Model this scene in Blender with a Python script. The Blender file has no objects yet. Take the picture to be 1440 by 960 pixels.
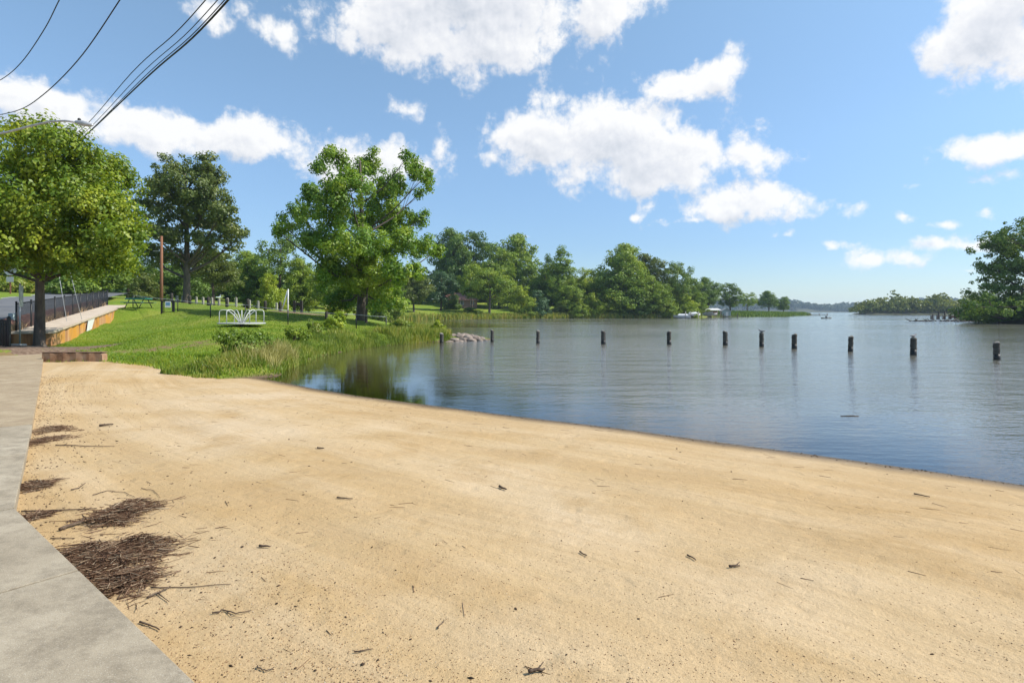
import bpy, math, random
import numpy as np
from math import radians as R_, sin, cos, pi
from mathutils import Vector

S = bpy.context.scene
COL = S.collection
rng = np.random.default_rng(11)
random.seed(5)
F = 800.0; HZ = 438.0; CX = 720.0; EYE = 1.6; WATER = -0.35

# ------------------------------------------------------------------ surveying helpers
def P(px, py, d):
    return np.array([(px - CX) / F * d, d, EYE - (py - HZ) / F * d])
def at_level(px, py, z=WATER):
    d = F * (EYE - z) / (py - HZ)
    return np.array([(px - CX) / F * d, d, z])
def sm(a, b, x):
    t = np.clip((np.asarray(x, float) - a) / (b - a), 0, 1)
    return t * t * (3 - 2 * t)

# ------------------------------------------------------------------ objects and properties
def tag(o, label=None, cat=None, group=None, kind=None):
    if label: o['label'] = label
    if cat: o['category'] = cat
    if group: o['group'] = group
    if kind: o['kind'] = kind
    return o
def empty(name, loc, label=None, cat=None, group=None, rz=0.0):
    o = bpy.data.objects.new(name, None); COL.objects.link(o)
    o.location = Vector([float(v) for v in loc]); o.rotation_euler = (0, 0, rz); o.empty_display_size = .3
    return tag(o, label, cat, group)
def link(name, me, m, parent=None):
    o = bpy.data.objects.new(name, me); COL.objects.link(o)
    if m is not None and len(me.materials) == 0: me.materials.append(m)
    if parent is not None: o.parent = parent
    return o
def np_mesh(name, V, Fc, attrs=None, smooth=False, pt_attrs=None):
    """V (n,3); Fc (m,k) of one size"""
    V = np.ascontiguousarray(V, dtype=np.float32); Fc = np.ascontiguousarray(Fc, dtype=np.int32)
    me = bpy.data.meshes.new(name)
    me.vertices.add(len(V)); me.vertices.foreach_set('co', V.ravel())
    m, k = Fc.shape
    me.loops.add(m * k); me.loops.foreach_set('vertex_index', Fc.ravel())
    me.polygons.add(m)
    me.polygons.foreach_set('loop_start', np.arange(0, m * k, k, dtype=np.int32))
    me.polygons.foreach_set('loop_total', np.full(m, k, dtype=np.int32))
    if smooth: me.polygons.foreach_set('use_smooth', np.ones(m, dtype=bool))
    me.update(calc_edges=True)
    for n, a in (attrs or {}).items():
        at = me.attributes.new(n, 'FLOAT', 'FACE'); at.data.foreach_set('value', np.asarray(a, dtype=np.float32))
    for n, a in (pt_attrs or {}).items():
        at = me.attributes.new(n, 'FLOAT', 'POINT'); at.data.foreach_set('value', np.asarray(a, dtype=np.float32))
    return me

class MB:
    """collects boxes, tubes and lathes into one mesh"""
    def __init__(s): s.v = []; s.f = []; s.sm = []
    def add(s, vs, fs, smooth=False):
        b = len(s.v); s.v += [tuple(float(c) for c in v) for v in vs]
        s.f += [tuple(b + i for i in f) for f in fs]; s.sm += [smooth] * len(fs); return s
    def box(s, c, size, rz=0.0, rx=0.0, bev=0.0, taper=1.0):
        hx, hy, hz = [q / 2 for q in size]; vs = []
        b = min(bev, hx * .8, hy * .8, hz * .8)
        def T(x, y, z):
            y, z = y * cos(rx) - z * sin(rx), y * sin(rx) + z * cos(rx)
            return (c[0] + x * cos(rz) - y * sin(rz), c[1] + x * sin(rz) + y * cos(rz), c[2] + z)
        if b <= 0:
            for z, t in ((-hz, 1), (hz, taper)):
                for x, y in ((-hx, -hy), (hx, -hy), (hx, hy), (-hx, hy)): vs.append(T(x * t, y * t, z))
            s.add(vs, [(0, 3, 2, 1), (4, 5, 6, 7), (0, 1, 5, 4), (1, 2, 6, 5), (2, 3, 7, 6), (3, 0, 4, 7)])
        else:
            rings = [(-hz, -b), (-hz + b, 0), (hz - b, 0), (hz, -b)]
            for z, o in rings:
                x, y = hx + o, hy + o
                for q in ((-x, -y), (x, -y), (x, y), (-x, y)): vs.append(T(q[0], q[1], z))
            fs = [(3, 2, 1, 0), (12, 13, 14, 15)]
            for k in range(3):
                for i in range(4): fs.append((4 * k + i, 4 * k + (i + 1) % 4, 4 * k + 4 + (i + 1) % 4, 4 * k + 4 + i))
            s.add(vs, fs)
        return s
    def tube(s, pts, r, n=8, cap=True, smooth=True):
        pts = [Vector([float(q) for q in p]) for p in pts]
        rs = r if hasattr(r, '__len__') else [r] * len(pts)
        vs = []; prev = None
        for i, p in enumerate(pts):
            t = (pts[min(i + 1, len(pts) - 1)] - pts[max(i - 1, 0)]).normalized()
            a = prev if prev is not None else (Vector((0, 0, 1)) if abs(t.z) < .9 else Vector((1, 0, 0)))
            a = (a - t * a.dot(t)).normalized(); prev = a; b = t.cross(a)
            for k in range(n):
                w = 2 * pi * k / n
                vs.append(p + (a * cos(w) + b * sin(w)) * rs[i])
        fs = []
        for i in range(len(pts) - 1):
            for k in range(n): fs.append((i * n + k, i * n + (k + 1) % n, (i + 1) * n + (k + 1) % n, (i + 1) * n + k))
        if cap:
            fs.append(tuple(range(n))[::-1]); fs.append(tuple((len(pts) - 1) * n + k for k in range(n)))
        return s.add(vs, fs, smooth)
    def build(s, name, m, parent=None):
        me = bpy.data.meshes.new(name); me.from_pydata(s.v, [], s.f)
        me.polygons.foreach_set('use_smooth', s.sm); me.update()
        return link(name, me, m, parent)

# ------------------------------------------------------------------ node helpers
def newmat(name):
    m = bpy.data.materials.new(name); m.use_nodes = True
    nt = m.node_tree; nt.nodes.clear(); return m, nt
def nd(nt, t, ins=None, **props):
    n = nt.nodes.new(t)
    for k, v in props.items(): setattr(n, k, v)
    for k, v in (ins or {}).items():
        if isinstance(v, bpy.types.NodeSocket): nt.links.new(v, n.inputs[k])
        else: n.inputs[k].default_value = v
    return n
def c4(c): return (c[0], c[1], c[2], 1.0)
def ramp(nt, fac, stops, interp='LINEAR'):
    n = nd(nt, 'ShaderNodeValToRGB', {0: fac}); cr = n.color_ramp; cr.interpolation = interp
    while len(cr.elements) < len(stops): cr.elements.new(.5)
    for e, (p, c) in zip(cr.elements, stops):
        e.position = p; e.color = c4(c) if hasattr(c, '__len__') else (c, c, c, 1)
    return n.outputs['Color']
def math_(nt, op, a, b=0.0, c=None, clamp=False):
    ins = {0: a, 1: b}
    if c is not None: ins[2] = c
    n = nd(nt, 'ShaderNodeMath', ins, operation=op); n.use_clamp = clamp
    return n.outputs[0]
def noise(nt, vec, scale, detail=4, rough=.55, **kw):
    return nd(nt, 'ShaderNodeTexNoise', {'Vector': vec, 'Scale': scale, 'Detail': detail, 'Roughness': rough}, **kw).outputs['Fac']
def mixc(nt, f, a, b, mode='MIX'):
    n = nd(nt, 'ShaderNodeMix', data_type='RGBA', blend_type=mode)
    for idx, v in ((0, f), (6, a), (7, b)):
        if isinstance(v, bpy.types.NodeSocket): nt.links.new(v, n.inputs[idx])
        else: n.inputs[idx].default_value = c4(v) if hasattr(v, '__len__') else v
    return n.outputs[2]
def finish(nt, surf, vol=None):
    o = nd(nt, 'ShaderNodeOutputMaterial')
    if surf is not None: nt.links.new(surf, o.inputs['Surface'])
    if vol is not None: nt.links.new(vol, o.inputs['Volume'])
def pos(nt): return nd(nt, 'ShaderNodeNewGeometry').outputs['Position']
def objco(nt): return nd(nt, 'ShaderNodeTexCoord').outputs['Object']

def surface(name, c1, c2, rough=.8, scale=3.0, bump=.2, bscale=40, metallic=0.0, c3=None, stretch=None, dist=.01, spec=.4):
    """a weathered solid: two or three colours through noise, and a fine bump"""
    m, nt = newmat(name); v = objco(nt)
    if stretch: v = nd(nt, 'ShaderNodeVectorMath', {0: v, 1: stretch}, operation='MULTIPLY').outputs[0]
    f = noise(nt, v, scale, 6, .65)
    stops = [(.3, c1), (.7, c2)] if c3 is None else [(.28, c1), (.5, c2), (.72, c3)]
    col = ramp(nt, f, stops)
    b = nd(nt, 'ShaderNodeBump', {'Strength': bump, 'Distance': dist, 'Height': noise(nt, v, bscale, 5, .7)})
    p = nd(nt, 'ShaderNodeBsdfPrincipled', {'Base Color': col, 'Roughness': rough, 'Metallic': metallic,
           'Specular IOR Level': spec, 'Normal': b.outputs[0]})
    finish(nt, p.outputs[0]); return m

def leaf_mat(name, dark, mid, light, transl=.35, clump=.35):
    m, nt = newmat(name)
    a = nd(nt, 'ShaderNodeAttribute', attribute_name='rnd').outputs['Fac']
    oi = nd(nt, 'ShaderNodeObjectInfo').outputs['Random']
    n = noise(nt, objco(nt), clump, 3, .6)
    f = math_(nt, 'ADD', math_(nt, 'MULTIPLY', a, .5), math_(nt, 'MULTIPLY', n, .9))
    f = math_(nt, 'ADD', f, math_(nt, 'MULTIPLY_ADD', oi, .16, -.28))
    col = ramp(nt, f, [(.2, dark), (.45, mid), (.8, light)])
    d = nd(nt, 'ShaderNodeBsdfDiffuse', {'Color': col}).outputs[0]
    tcol = mixc(nt, 1.0, col, (1.25, 1.2, .5), 'MULTIPLY')
    t = nd(nt, 'ShaderNodeBsdfTranslucent', {'Color': tcol}).outputs[0]
    g = nd(nt, 'ShaderNodeBsdfGlossy', {'Color': (1, 1, 1, 1), 'Roughness': .45}).outputs[0]
    s = nd(nt, 'ShaderNodeMixShader', {0: transl, 1: d, 2: t}).outputs[0]
    s = nd(nt, 'ShaderNodeMixShader', {0: .02, 1: s, 2: g}).outputs[0]
    finish(nt, s); return m

LEAF = {
 'maple': leaf_mat('leaf_maple', (0.055, 0.115, 0.012), (0.125, 0.205, 0.016), (0.360, 0.400, 0.034), .36, .55),
 'oak': leaf_mat('leaf_oak', (0.071, 0.107, 0.027), (0.122, 0.161, 0.037), (0.226, 0.238, 0.061), .28, .35),
 'sycamore': leaf_mat('leaf_sycamore', (0.072, 0.150, 0.018), (0.140, 0.255, 0.026), (0.300, 0.375, 0.040), .36, .35),
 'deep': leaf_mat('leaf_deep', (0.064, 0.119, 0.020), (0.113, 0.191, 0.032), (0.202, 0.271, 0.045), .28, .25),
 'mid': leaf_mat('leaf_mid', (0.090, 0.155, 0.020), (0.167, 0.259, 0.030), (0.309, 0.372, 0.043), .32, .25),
 'bright': leaf_mat('leaf_bright', (0.131, 0.210, 0.019), (0.230, 0.323, 0.029), (0.392, 0.438, 0.041), .35, .3),
 'olive': leaf_mat('leaf_olive', (0.080, 0.112, 0.022), (0.125, 0.165, 0.032), (0.200, 0.225, 0.050), .3, .3),
 'bluish': leaf_mat('leaf_bluish', (0.048, 0.101, 0.046), (0.084, 0.157, 0.070), (0.137, 0.211, 0.096), .25, .3),
 'far': leaf_mat('leaf_far', (0.095, 0.133, 0.026), (0.167, 0.200, 0.036), (0.274, 0.276, 0.052), .3, .03),
 'farther': leaf_mat('leaf_farther', (0.041, 0.065, 0.031), (0.057, 0.083, 0.036), (0.081, 0.101, 0.043), .2, .01),
 'reed': leaf_mat('leaf_reed', (0.094, 0.160, 0.018), (0.195, 0.268, 0.034), (0.407, 0.362, 0.092), .35, .5),
 'straw': leaf_mat('leaf_straw', (0.170, 0.200, 0.045), (0.290, 0.280, 0.085), (0.440, 0.390, 0.150), .3, .8),
 'grass': leaf_mat('leaf_grass', (0.097, 0.188, 0.013), (0.171, 0.285, 0.019), (0.324, 0.360, 0.041), .4, .35),
}
BARK = surface('bark', (.050, .038, .028), (.130, .105, .080), .9, 6, .8, 30, stretch=(1, 1, .25), dist=.03)
BARK_PALE = surface('bark_pale', (.12, .10, .08), (.26, .22, .18), .9, 4, .6, 25, stretch=(1, 1, .3), dist=.03)
WOOD_DARK = surface('wood_dark', (.018, .016, .014), (.055, .046, .038), .85, 5, .6, 30, stretch=(1, 1, .2), dist=.02)
WOOD_GREY = surface('wood_grey', (.22, .20, .17), (.42, .39, .34), .9, 6, .4, 40, stretch=(1, 1, .2))
WOOD_RED = surface('wood_red', (.15, .065, .036), (.27, .125, .07), .9, 4, .4, 40, stretch=(1, 1, .1))
CONC = surface('concrete_pale', (.36, .33, .28), (.52, .48, .42), .9, 5, .4, 60)
BLACK = surface('black_coating', (.008, .009, .010), (.018, .019, .020), .45, 8, .1)
WHITE_P = surface('white_paint', (.62, .62, .60), (.80, .80, .78), .45, 6, .1)
GREYP = surface('grey_paint', (.36, .37, .36), (.52, .53, .51), .5, 6, .15)
GALV = surface('galvanised', (.32, .33, .34), (.50, .51, .52), .5, 10, .1, metallic=.4)
GREEN_P = surface('green_plastic', (.02, .17, .13), (.04, .24, .18), .5, 8, .1)
ROCK = surface('rock', (.12, .095, .078), (.25, .20, .165), .9, 1.6, .9, 9, c3=(.36, .30, .25), dist=.06)
CABLE = surface('cable', (.010, .010, .011), (.025, .024, .024), .6, 8, .1)

# ------------------------------------------------------------------ terrain survey
RU = np.array([-.476, .879]); RN = np.array([-.879, -.476]); R0 = np.array([-21.06, 26.0])
def along(t, off): return R0 + RU * t + RN * off
def walk_z(t): return .72 + .0527 * t
def road_z(t): return np.minimum(walk_z(t) + .43, 3.75 + .004 * t)

shore_px = [(1440, 682), (1300, 661), (1150, 640), (1000, 620), (860, 601), (700, 582), (600, 569), (500, 556), (440, 546), (380, 534), (340, 528)]
sh = np.array([at_level(*q)[:2] for q in shore_px])[::-1]
sh = np.vstack([[(-60, 60), (-14, 26.5), (-10.4, 20.2)], sh, [(9, 4.6), (16, 1.2), (40, -6)]])
def shore_sd(x, y):                      # metres inland from the waterline of the beach
    ys = np.interp(x, sh[:, 0], sh[:, 1])
    return (ys - y) * .84
def beach_z(x, y):
    d = shore_sd(x, y)
    w = .012 * np.sin(1.3 * x + .7 * y) + .010 * np.sin(2.9 * y - 1.9 * x + 1) + .006 * np.sin(5.1 * x + 4.3 * y)
    h = np.where(d > 0, WATER + .30 * (1 - np.exp(-d / 3.6)) + w * sm(.3, 2.5, d), WATER + .085 * d)
    return np.maximum(h, -3.4)

poly = [(-14.1, 19.2), (-11.96, 18.4), (-9.5, 16.4), (-8.1, 15.6), (-7.7, 16.3), (-7.1, 17.3), (-7.6, 19), (-8.0, 22), (-8.5, 24.4),
        (-8.3, 30), (-6.9, 33.9), (-5.5, 36.2), (-3.9, 37.6), (-1.9, 38.6), (-1.3, 39.6), (-2.6, 41.2), (-5.2, 42.6), (-7.7, 47), (-9.5, 56), (-15.6, 78),
        (-20.7, 92), (-31, 118), (-30, 138), (-22.5, 150), (-4.1, 164), (17, 170), (39, 175), (54, 181), (72, 205), (88, 218),
        (104, 236), (127, 262), (150, 290), (168, 318), (174, 332), (160, 345), (130, 350), (100, 380), (80, 520), (-420, 520), (-420, -30), (-42, -30), (-21, 15),
        (-17.2, 21.6), (-15.7, 19.05)]
poly = np.array(poly)
def poly_sd(pl, x, y):
    x = np.asarray(x, float); y = np.asarray(y, float)
    best = np.full(x.shape, 1e18); ins = np.zeros(x.shape, bool); n = len(pl)
    for i in range(n):
        ax, ay = pl[i]; bx, by = pl[(i + 1) % n]
        dx, dy = bx - ax, by - ay
        t = np.clip(((x - ax) * dx + (y - ay) * dy) / (dx * dx + dy * dy), 0, 1)
        best = np.minimum(best, (x - ax - t * dx) ** 2 + (y - ay - t * dy) ** 2)
        c = (ay > y) != (by > y)
        with np.errstate(divide='ignore', invalid='ignore'):
            ins ^= c & (x < dx * (y - ay) / (dy if dy else 1e-9) + ax)
    return np.where(ins, 1, -1) * np.sqrt(best)

ctrl = [P(*q) for q in [(55, 488, 24), (75, 489, 26), (138, 459, 37.4), (176, 438, 50), (340, 458, 33), (200, 471, 27), (200, 499, 21.5), (150, 499, 20.5),
        (260, 499, 20.5), (300, 480, 24), (400, 474, 27), (450, 469, 30), (507, 450, 45), (543, 467, 38), (405, 456, 38), (296, 447, 38), (228, 441, 42),
        (195, 437, 45), (300, 425, 60), (400, 432, 58), (265, 419, 75), (170, 417, 84), (400, 417, 88), (450, 435, 65), (345, 503, 19), (240, 485, 24)]]
ctrl += [np.array(q) for q in [(-5, 38.5, -.05), (-9, 48, .35), (-14, 62, 1.1), (-19, 85, 2.2), (-30, 108, 3.4), (-60, 120, 4.4), (-100, 150, 5.5), (-200, 200, 7),
        (-50, 170, 4.5), (-24, 165, 2.6), (-24, 190, 5.2), (-4, 180, 2.3), (0, 200, 4.8), (20, 190, 2.6), (40, 200, 3), (60, 210, 2), (100, 250, 1.2), (150, 305, .5), (60, 300, 4), (-50, 300, 8), (-300, 400, 9), (-11.5, 22, .0), (-11, 29, .3)]]
for t in (-30, -12, 5, 22, 40):
    for off, dz in ((4.5, -.35), (10.5, .15), (30, .8)):
        a = along(t, off); ctrl.append(np.array([a[0], a[1], road_z(t) + dz]))
for t, z in ((-.5, -.02), (6, .18), (13, .58), (20, 1.02), (27, 1.52)):
    for off in (-.5, -2.2):
        a = along(t, off); ctrl.append(np.array([a[0], a[1], z]))
ctrl = np.array(ctrl)
def _phi(r): return np.sqrt(r * r + 6.0)
_A = _phi(np.linalg.norm(ctrl[:, None, :2] - ctrl[None, :, :2], axis=2)) + np.eye(len(ctrl)) * -.05
_W = np.linalg.solve(_A, ctrl[:, 2] - 2.0)
def rbf(x, y):
    z = np.full(np.shape(x), 2.0)
    for c, w in zip(ctrl, _W): z = z + w * _phi(np.hypot(x - c[0], y - c[1]))
    return z
def land_z(x, y):
    x = np.asarray(x, float); y = np.asarray(y, float)
    d = poly_sd(poly, x, y)
    wob = .08 * np.sin(x * 2.1 + y * .7) + .07 * np.sin(y * 3.1 - x * 1.3)
    d = d + wob * sm(60, 20, y)
    near = sm(60, 30, y)
    bank = np.where(d > 0, WATER + .02 + .95 * (1 - np.exp(-d * .55)) * near + (1 - near) * .9 * (1 - np.exp(-d * .3)) + d * .08, WATER + .02 + d * .7)
    h = rbf(x, y)
    bump = .03 * np.sin(x * .9 + 1.7 * np.sin(y * .31)) + .025 * np.sin(y * 1.3 + x * .4)
    h = np.minimum(h + bump, bank)
    return np.maximum(h, -2.5)
def gz(x, y): return float(max(land_z(np.array([x]), np.array([y]))[0], beach_z(np.array([x]), np.array([y]))[0]))
def gp(px, d):
    x = (px - CX) / F * d; return np.array([x, d, gz(x, d)])

def axis(parts):
    out = []
    for a, b, st in parts: out += list(np.arange(a, b, st))
    out.append(parts[-1][1]); return np.array(out)
def grid_mesh(name, xs, ys, fn, keep=None, pt_attrs=None, smooth=True):
    X, Y = np.meshgrid(xs, ys); Z = fn(X, Y)
    V = np.stack([X, Y, Z], -1).reshape(-1, 3)
    nx, ny = len(xs), len(ys)
    i = (np.arange(ny - 1)[:, None] * nx + np.arange(nx - 1)[None, :])
    Fq = np.stack([i, i + 1, i + 1 + nx, i + nx], -1).reshape(-1, 4)
    if keep is not None:
        k = keep(X, Y, Z)
        fk = k.reshape(-1)[Fq].any(1); Fq = Fq[fk]
        used = np.zeros(len(V), bool); used[Fq.ravel()] = True
        idx = np.cumsum(used) - 1; V = V[used]; Fq = idx[Fq]
        pa = {n: f(X, Y).reshape(-1)[used] for n, f in (pt_attrs or {}).items()}
    else: pa = {n: f(X, Y).reshape(-1) for n, f in (pt_attrs or {}).items()}
    return np_mesh(name, V, Fq, smooth=smooth, pt_attrs=pa)

# ------------------------------------------------------------------ sand
PALE, DAMP = (.59, .455, .29), (.375, .245, .12)
def sand_material():
    m, nt = newmat('sand'); p = pos(nt)
    rot = nd(nt, 'ShaderNodeMapping', {'Vector': p, 'Rotation': (0, 0, R_(33)), 'Scale': (.28, 1.5, 1)}).outputs[0]
    big = noise(nt, p, .30, 4, .5); streak = noise(nt, rot, .55, 6, .62)
    fine = noise(nt, p, 60, 4, .7); grain = noise(nt, p, 240, 2, .6)
    col = ramp(nt, big, [(.34, (.425, .275, .115)), (.5, (.472, .330, .165)), (.64, (.555, .425, .270))])
    ia = nd(nt, 'ShaderNodeAttribute', attribute_name='inland').outputs['Fac']; al = nd(nt, 'ShaderNodeAttribute', attribute_name='along').outputs['Fac']
    wv = math_(nt, 'MULTIPLY_ADD', noise(nt, p, .18, 2, .4), .5, ia)
    tv = nd(nt, 'ShaderNodeCombineXYZ', {0: math_(nt, 'MULTIPLY', wv, 1.5), 1: math_(nt, 'MULTIPLY', al, .13)}).outputs[0]
    tv2 = nd(nt, 'ShaderNodeCombineXYZ', {0: math_(nt, 'MULTIPLY', wv, 9.0), 1: math_(nt, 'MULTIPLY', al, .22)}).outputs[0]
    track = noise(nt, tv, 1.0, 4, .6); rake = noise(nt, tv2, 1.0, 3, .6)
    col = mixc(nt, math_(nt, 'MULTIPLY', ramp(nt, streak, [(.35, 0.0), (.65, 1.0)]), .35), col, PALE)
    col = mixc(nt, math_(nt, 'MULTIPLY', ramp(nt, track, [(.46, 0.0), (.66, 1.0)]), .42), col, PALE)
    col = mixc(nt, math_(nt, 'MULTIPLY', ramp(nt, track, [(.32, 1.0), (.47, 0.0)]), .22), col, DAMP)
    col = mixc(nt, math_(nt, 'MULTIPLY', ramp(nt, rake, [(.40, 1.0), (.54, 0.0)]), .14), col, DAMP)
    rust = ramp(nt, noise(nt, p, 1.1, 4, .65), [(.52, 0.0), (.72, 1.0)])
    col = mixc(nt, math_(nt, 'MULTIPLY', rust, .5), col, (.365, .225, .082))
    col = mixc(nt, math_(nt, 'MULTIPLY', ramp(nt, fine, [(.3, 1.0), (.55, 0.0)]), .35), col, (.30, .20, .10))
    sp = ramp(nt, grain, [(.28, 1.0), (.38, 0.0)])
    col = mixc(nt, math_(nt, 'MULTIPLY', sp, .55), col, (.16, .10, .06))
    sp2 = ramp(nt, noise(nt, p, 170, 2, .6), [(.66, 0.0), (.74, 1.0)])
    col = mixc(nt, math_(nt, 'MULTIPLY', sp2, .5), col, (.80, .70, .55))
    # wet near the waterline
    z = nd(nt, 'ShaderNodeSeparateXYZ', {0: p}).outputs[2]
    zz = math_(nt, 'ADD', z, math_(nt, 'MULTIPLY_ADD', noise(nt, p, 1.2, 3, .5), .03, -.015))
    wet = nd(nt, 'ShaderNodeMapRange', {'Value': zz, 'From Min': WATER + .010, 'From Max': WATER + .048, 'To Min': 1.0, 'To Max': 0.0}).outputs[0]
    dp = nd(nt, 'ShaderNodeMapRange', {'Value': z, 'From Min': WATER + .04, 'From Max': WATER + .13, 'To Min': .4, 'To Max': 0.0}).outputs[0]
    col = mixc(nt, dp, col, (.40, .27, .13))
    col = mixc(nt, wet, col, (.13, .088, .045))
    rough = math_(nt, 'MULTIPLY_ADD', wet, -.45, .95)
    h = math_(nt, 'ADD', math_(nt, 'MULTIPLY', noise(nt, p, 9, 6, .65), .9), math_(nt, 'MULTIPLY', fine, .28))
    dent = nd(nt, 'ShaderNodeTexVoronoi', {'Vector': nd(nt, 'ShaderNodeVectorMath', {0: nd(nt, 'ShaderNodeTexNoise', {'Vector': p, 'Scale': 3.0}).outputs['Color'], 1: (.3, .3, 0), 2: p}, operation='MULTIPLY_ADD').outputs[0], 'Scale': 3.6}, feature='SMOOTH_F1').outputs['Distance']
    h = math_(nt, 'ADD', h, math_(nt, 'MULTIPLY', ramp(nt, dent, [(.05, 0.0), (.32, 1.0)]), .42))
    h = math_(nt, 'ADD', h, math_(nt, 'MULTIPLY', noise(nt, rot, 7, 3, .6), .5))
    h = math_(nt, 'ADD', h, math_(nt, 'MULTIPLY', grain, .06)); h = math_(nt, 'ADD', h, math_(nt, 'MULTIPLY', rake, .6)); h = math_(nt, 'ADD', h, math_(nt, 'MULTIPLY', track, .7))
    b = nd(nt, 'ShaderNodeBump', {'Strength': .7, 'Distance': .035, 'Height': h})
    bs = nd(nt, 'ShaderNodeBsdfPrincipled', {'Base Color': col, 'Roughness': rough, 'Specular IOR Level': .25, 'Normal': b.outputs[0]})
    finish(nt, bs.outputs[0]); return m
SAND = sand_material()
xs = axis([(-60, -22, 2), (-22, 10, .12), (10, 40, 1.0)]); ys = axis([(-30, 1, 1.5), (1, 22, .12), (22, 60, 1.0)])
me = grid_mesh('sand', xs, ys, beach_z, keep=lambda X, Y, Z: (poly_sd(poly, X, Y) < 1.2), pt_attrs={'inland': shore_sd, 'along': lambda X, Y: X * .83 - Y * .55})
tag(link('sand', me, SAND), kind='structure')

# ------------------------------------------------------------------ lawn and far land
def lawn_material():
    m, nt = newmat('lawn'); p = pos(nt)
    big = noise(nt, p, .22, 5, .65); med = noise(nt, p, 1.4, 5, .7); fine = noise(nt, p, 14, 4, .75)
    col = ramp(nt, big, [(.3, (.125, .205, .018)), (.5, (.175, .250, .024)), (.68, (.270, .285, .048))])
    col = mixc(nt, math_(nt, 'MULTIPLY', ramp(nt, med, [(.52, 0.0), (.7, 1.0)]), .55), col, (.29, .265, .075))
    col = mixc(nt, math_(nt, 'MULTIPLY', ramp(nt, fine, [(.32, 1.0), (.52, 0.0)]), .6), col, (.050, .115, .012))
    # bare earth and mud low on the banks, and a worn strip across the lawn
    z = nd(nt, 'ShaderNodeSeparateXYZ', {0: p}).outputs[2]
    low = nd(nt, 'ShaderNodeMapRange', {'Value': math_(nt, 'ADD', z, math_(nt, 'MULTIPLY', med, .12)), 'From Min': WATER + .09, 'From Max': WATER + .2, 'To Min': 1.0, 'To Max': 0.0}).outputs[0]
    col = mixc(nt, low, col, (.14, .10, .06))
    worn = nd(nt, 'ShaderNodeAttribute', attribute_name='worn').outputs['Fac']
    w = math_(nt, 'MULTIPLY', worn, ramp(nt, noise(nt, p, 2.2, 5, .7), [(.46, 0.0), (.56, 1.0)]))
    col = mixc(nt, w, col, (.25, .17, .09))
    b = nd(nt, 'ShaderNodeBump', {'Strength': .9, 'Distance': .08, 'Height': math_(nt, 'ADD', fine, med)})
    bs = nd(nt, 'ShaderNodeBsdfPrincipled', {'Base Color': col, 'Roughness': .9, 'Specular IOR Level': .15, 'Normal': b.outputs[0]})
    finish(nt, bs.outputs[0]); return m
LAWN = lawn_material()
def worn_fn(X, Y):
    a = np.array([-16.5, 22.0]); b = np.array([-9.5, 25.5]); d = b - a
    t = np.clip(((X - a[0]) * d[0] + (Y - a[1]) * d[1]) / (d @ d), 0, 1)
    q = np.hypot(X - a[0] - t * d[0], Y - a[1] - t * d[1])
    tree = np.hypot(X + 19.2, Y - 22.4)
    return np.maximum(1 - sm(.3, .9, q), (1 - sm(1.6, 3.0, tree)))
xs = axis([(-420, -120, 12), (-120, -50, 3), (-50, -17, .3), (-17, -4, .13), (-4, 3, .3), (3, 60, 2), (60, 190, 4)]); ys = axis([(-30, 10, 4), (10, 14.5, .5), (14.5, 23, .13), (23, 58, .3), (58, 130, 1.5), (130, 230, 3), (230, 520, 8)])
me = grid_mesh('lawn', xs, ys, land_z, keep=lambda X, Y, Z: Z > -1.2, pt_attrs={'worn': worn_fn})
tag(link('lawn', me, LAWN), kind='structure')

# right-hand shore, far shores
def far_land(name, pl, top, m, st, slope=.3):
    pl = np.array(pl, float)
    x0, y0 = pl.min(0) - 4; x1, y1 = pl.max(0) + 4
    def fn(X, Y):
        d = poly_sd(pl, X, Y)
        return np.where(d > 0, WATER + .02 + top * (1 - np.exp(-d * slope / top)) + d * .01, WATER + .02 + d * .3)
    me = grid_mesh(name, np.arange(x0, x1, st), np.arange(y0, y1, st), fn, keep=lambda X, Y, Z: Z > WATER - .8)
    tag(link(name, me, m), kind='structure'); return fn
EARTH = surface('earth', (.03, .035, .014), (.06, .06, .028), .95, .5, .5, 6, c3=(.05, .075, .02), dist=.1)
RS = [(118, 152), (103, 132), (90, 112), (83, 100), (78.5, 91), (80, 84), (95, 70), (120, 50), (260, 30), (300, 200), (180, 190), (140, 165)]
right_fn = far_land('bank', RS, 1.6, EARTH, 2.0)
FS = [(216, 358), (232, 352), (262, 352), (300, 350), (330, 340), (420, 330), (520, 420), (420, 520), (300, 480), (250, 420), (226, 372)]
far_fn = far_land('shoreline', FS, 2.0, EARTH, 4.0)
HSX = [(395, 1520), (520, 1500), (900, 1470), (1120, 1500), (1350, 1480), (1600, 1500), (1700, 2300), (420, 2300), (400, 1700)]
def hill_fn(X, Y):
    d = poly_sd(np.array(HSX, float), X, Y)
    r = 15 + 9 * np.sin(X * .011 + .6) + 5 * np.sin(X * .027)
    return np.where(d > 0, WATER + r * (1 - np.exp(-d / 55)), WATER + .05 * d)
me = grid_mesh('hills', np.arange(370, 1720, 16), np.arange(1440, 2320, 16), hill_fn, keep=lambda X, Y, Z: Z > WATER - 1.5)
tag(link('hills', me, EARTH), kind='structure')

# lake bed under it all, out to the horizon
me = np_mesh('lakebed', [(-3100, -3100, -3.6), (3100, -3100, -3.6), (3100, 3100, -3.6), (-3100, 3100, -3.6)], [(0, 1, 2, 3)])
tag(link('lakebed', me, surface('silt', (.05, .045, .03), (.08, .07, .045), .95, .2)), kind='structure')

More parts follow.
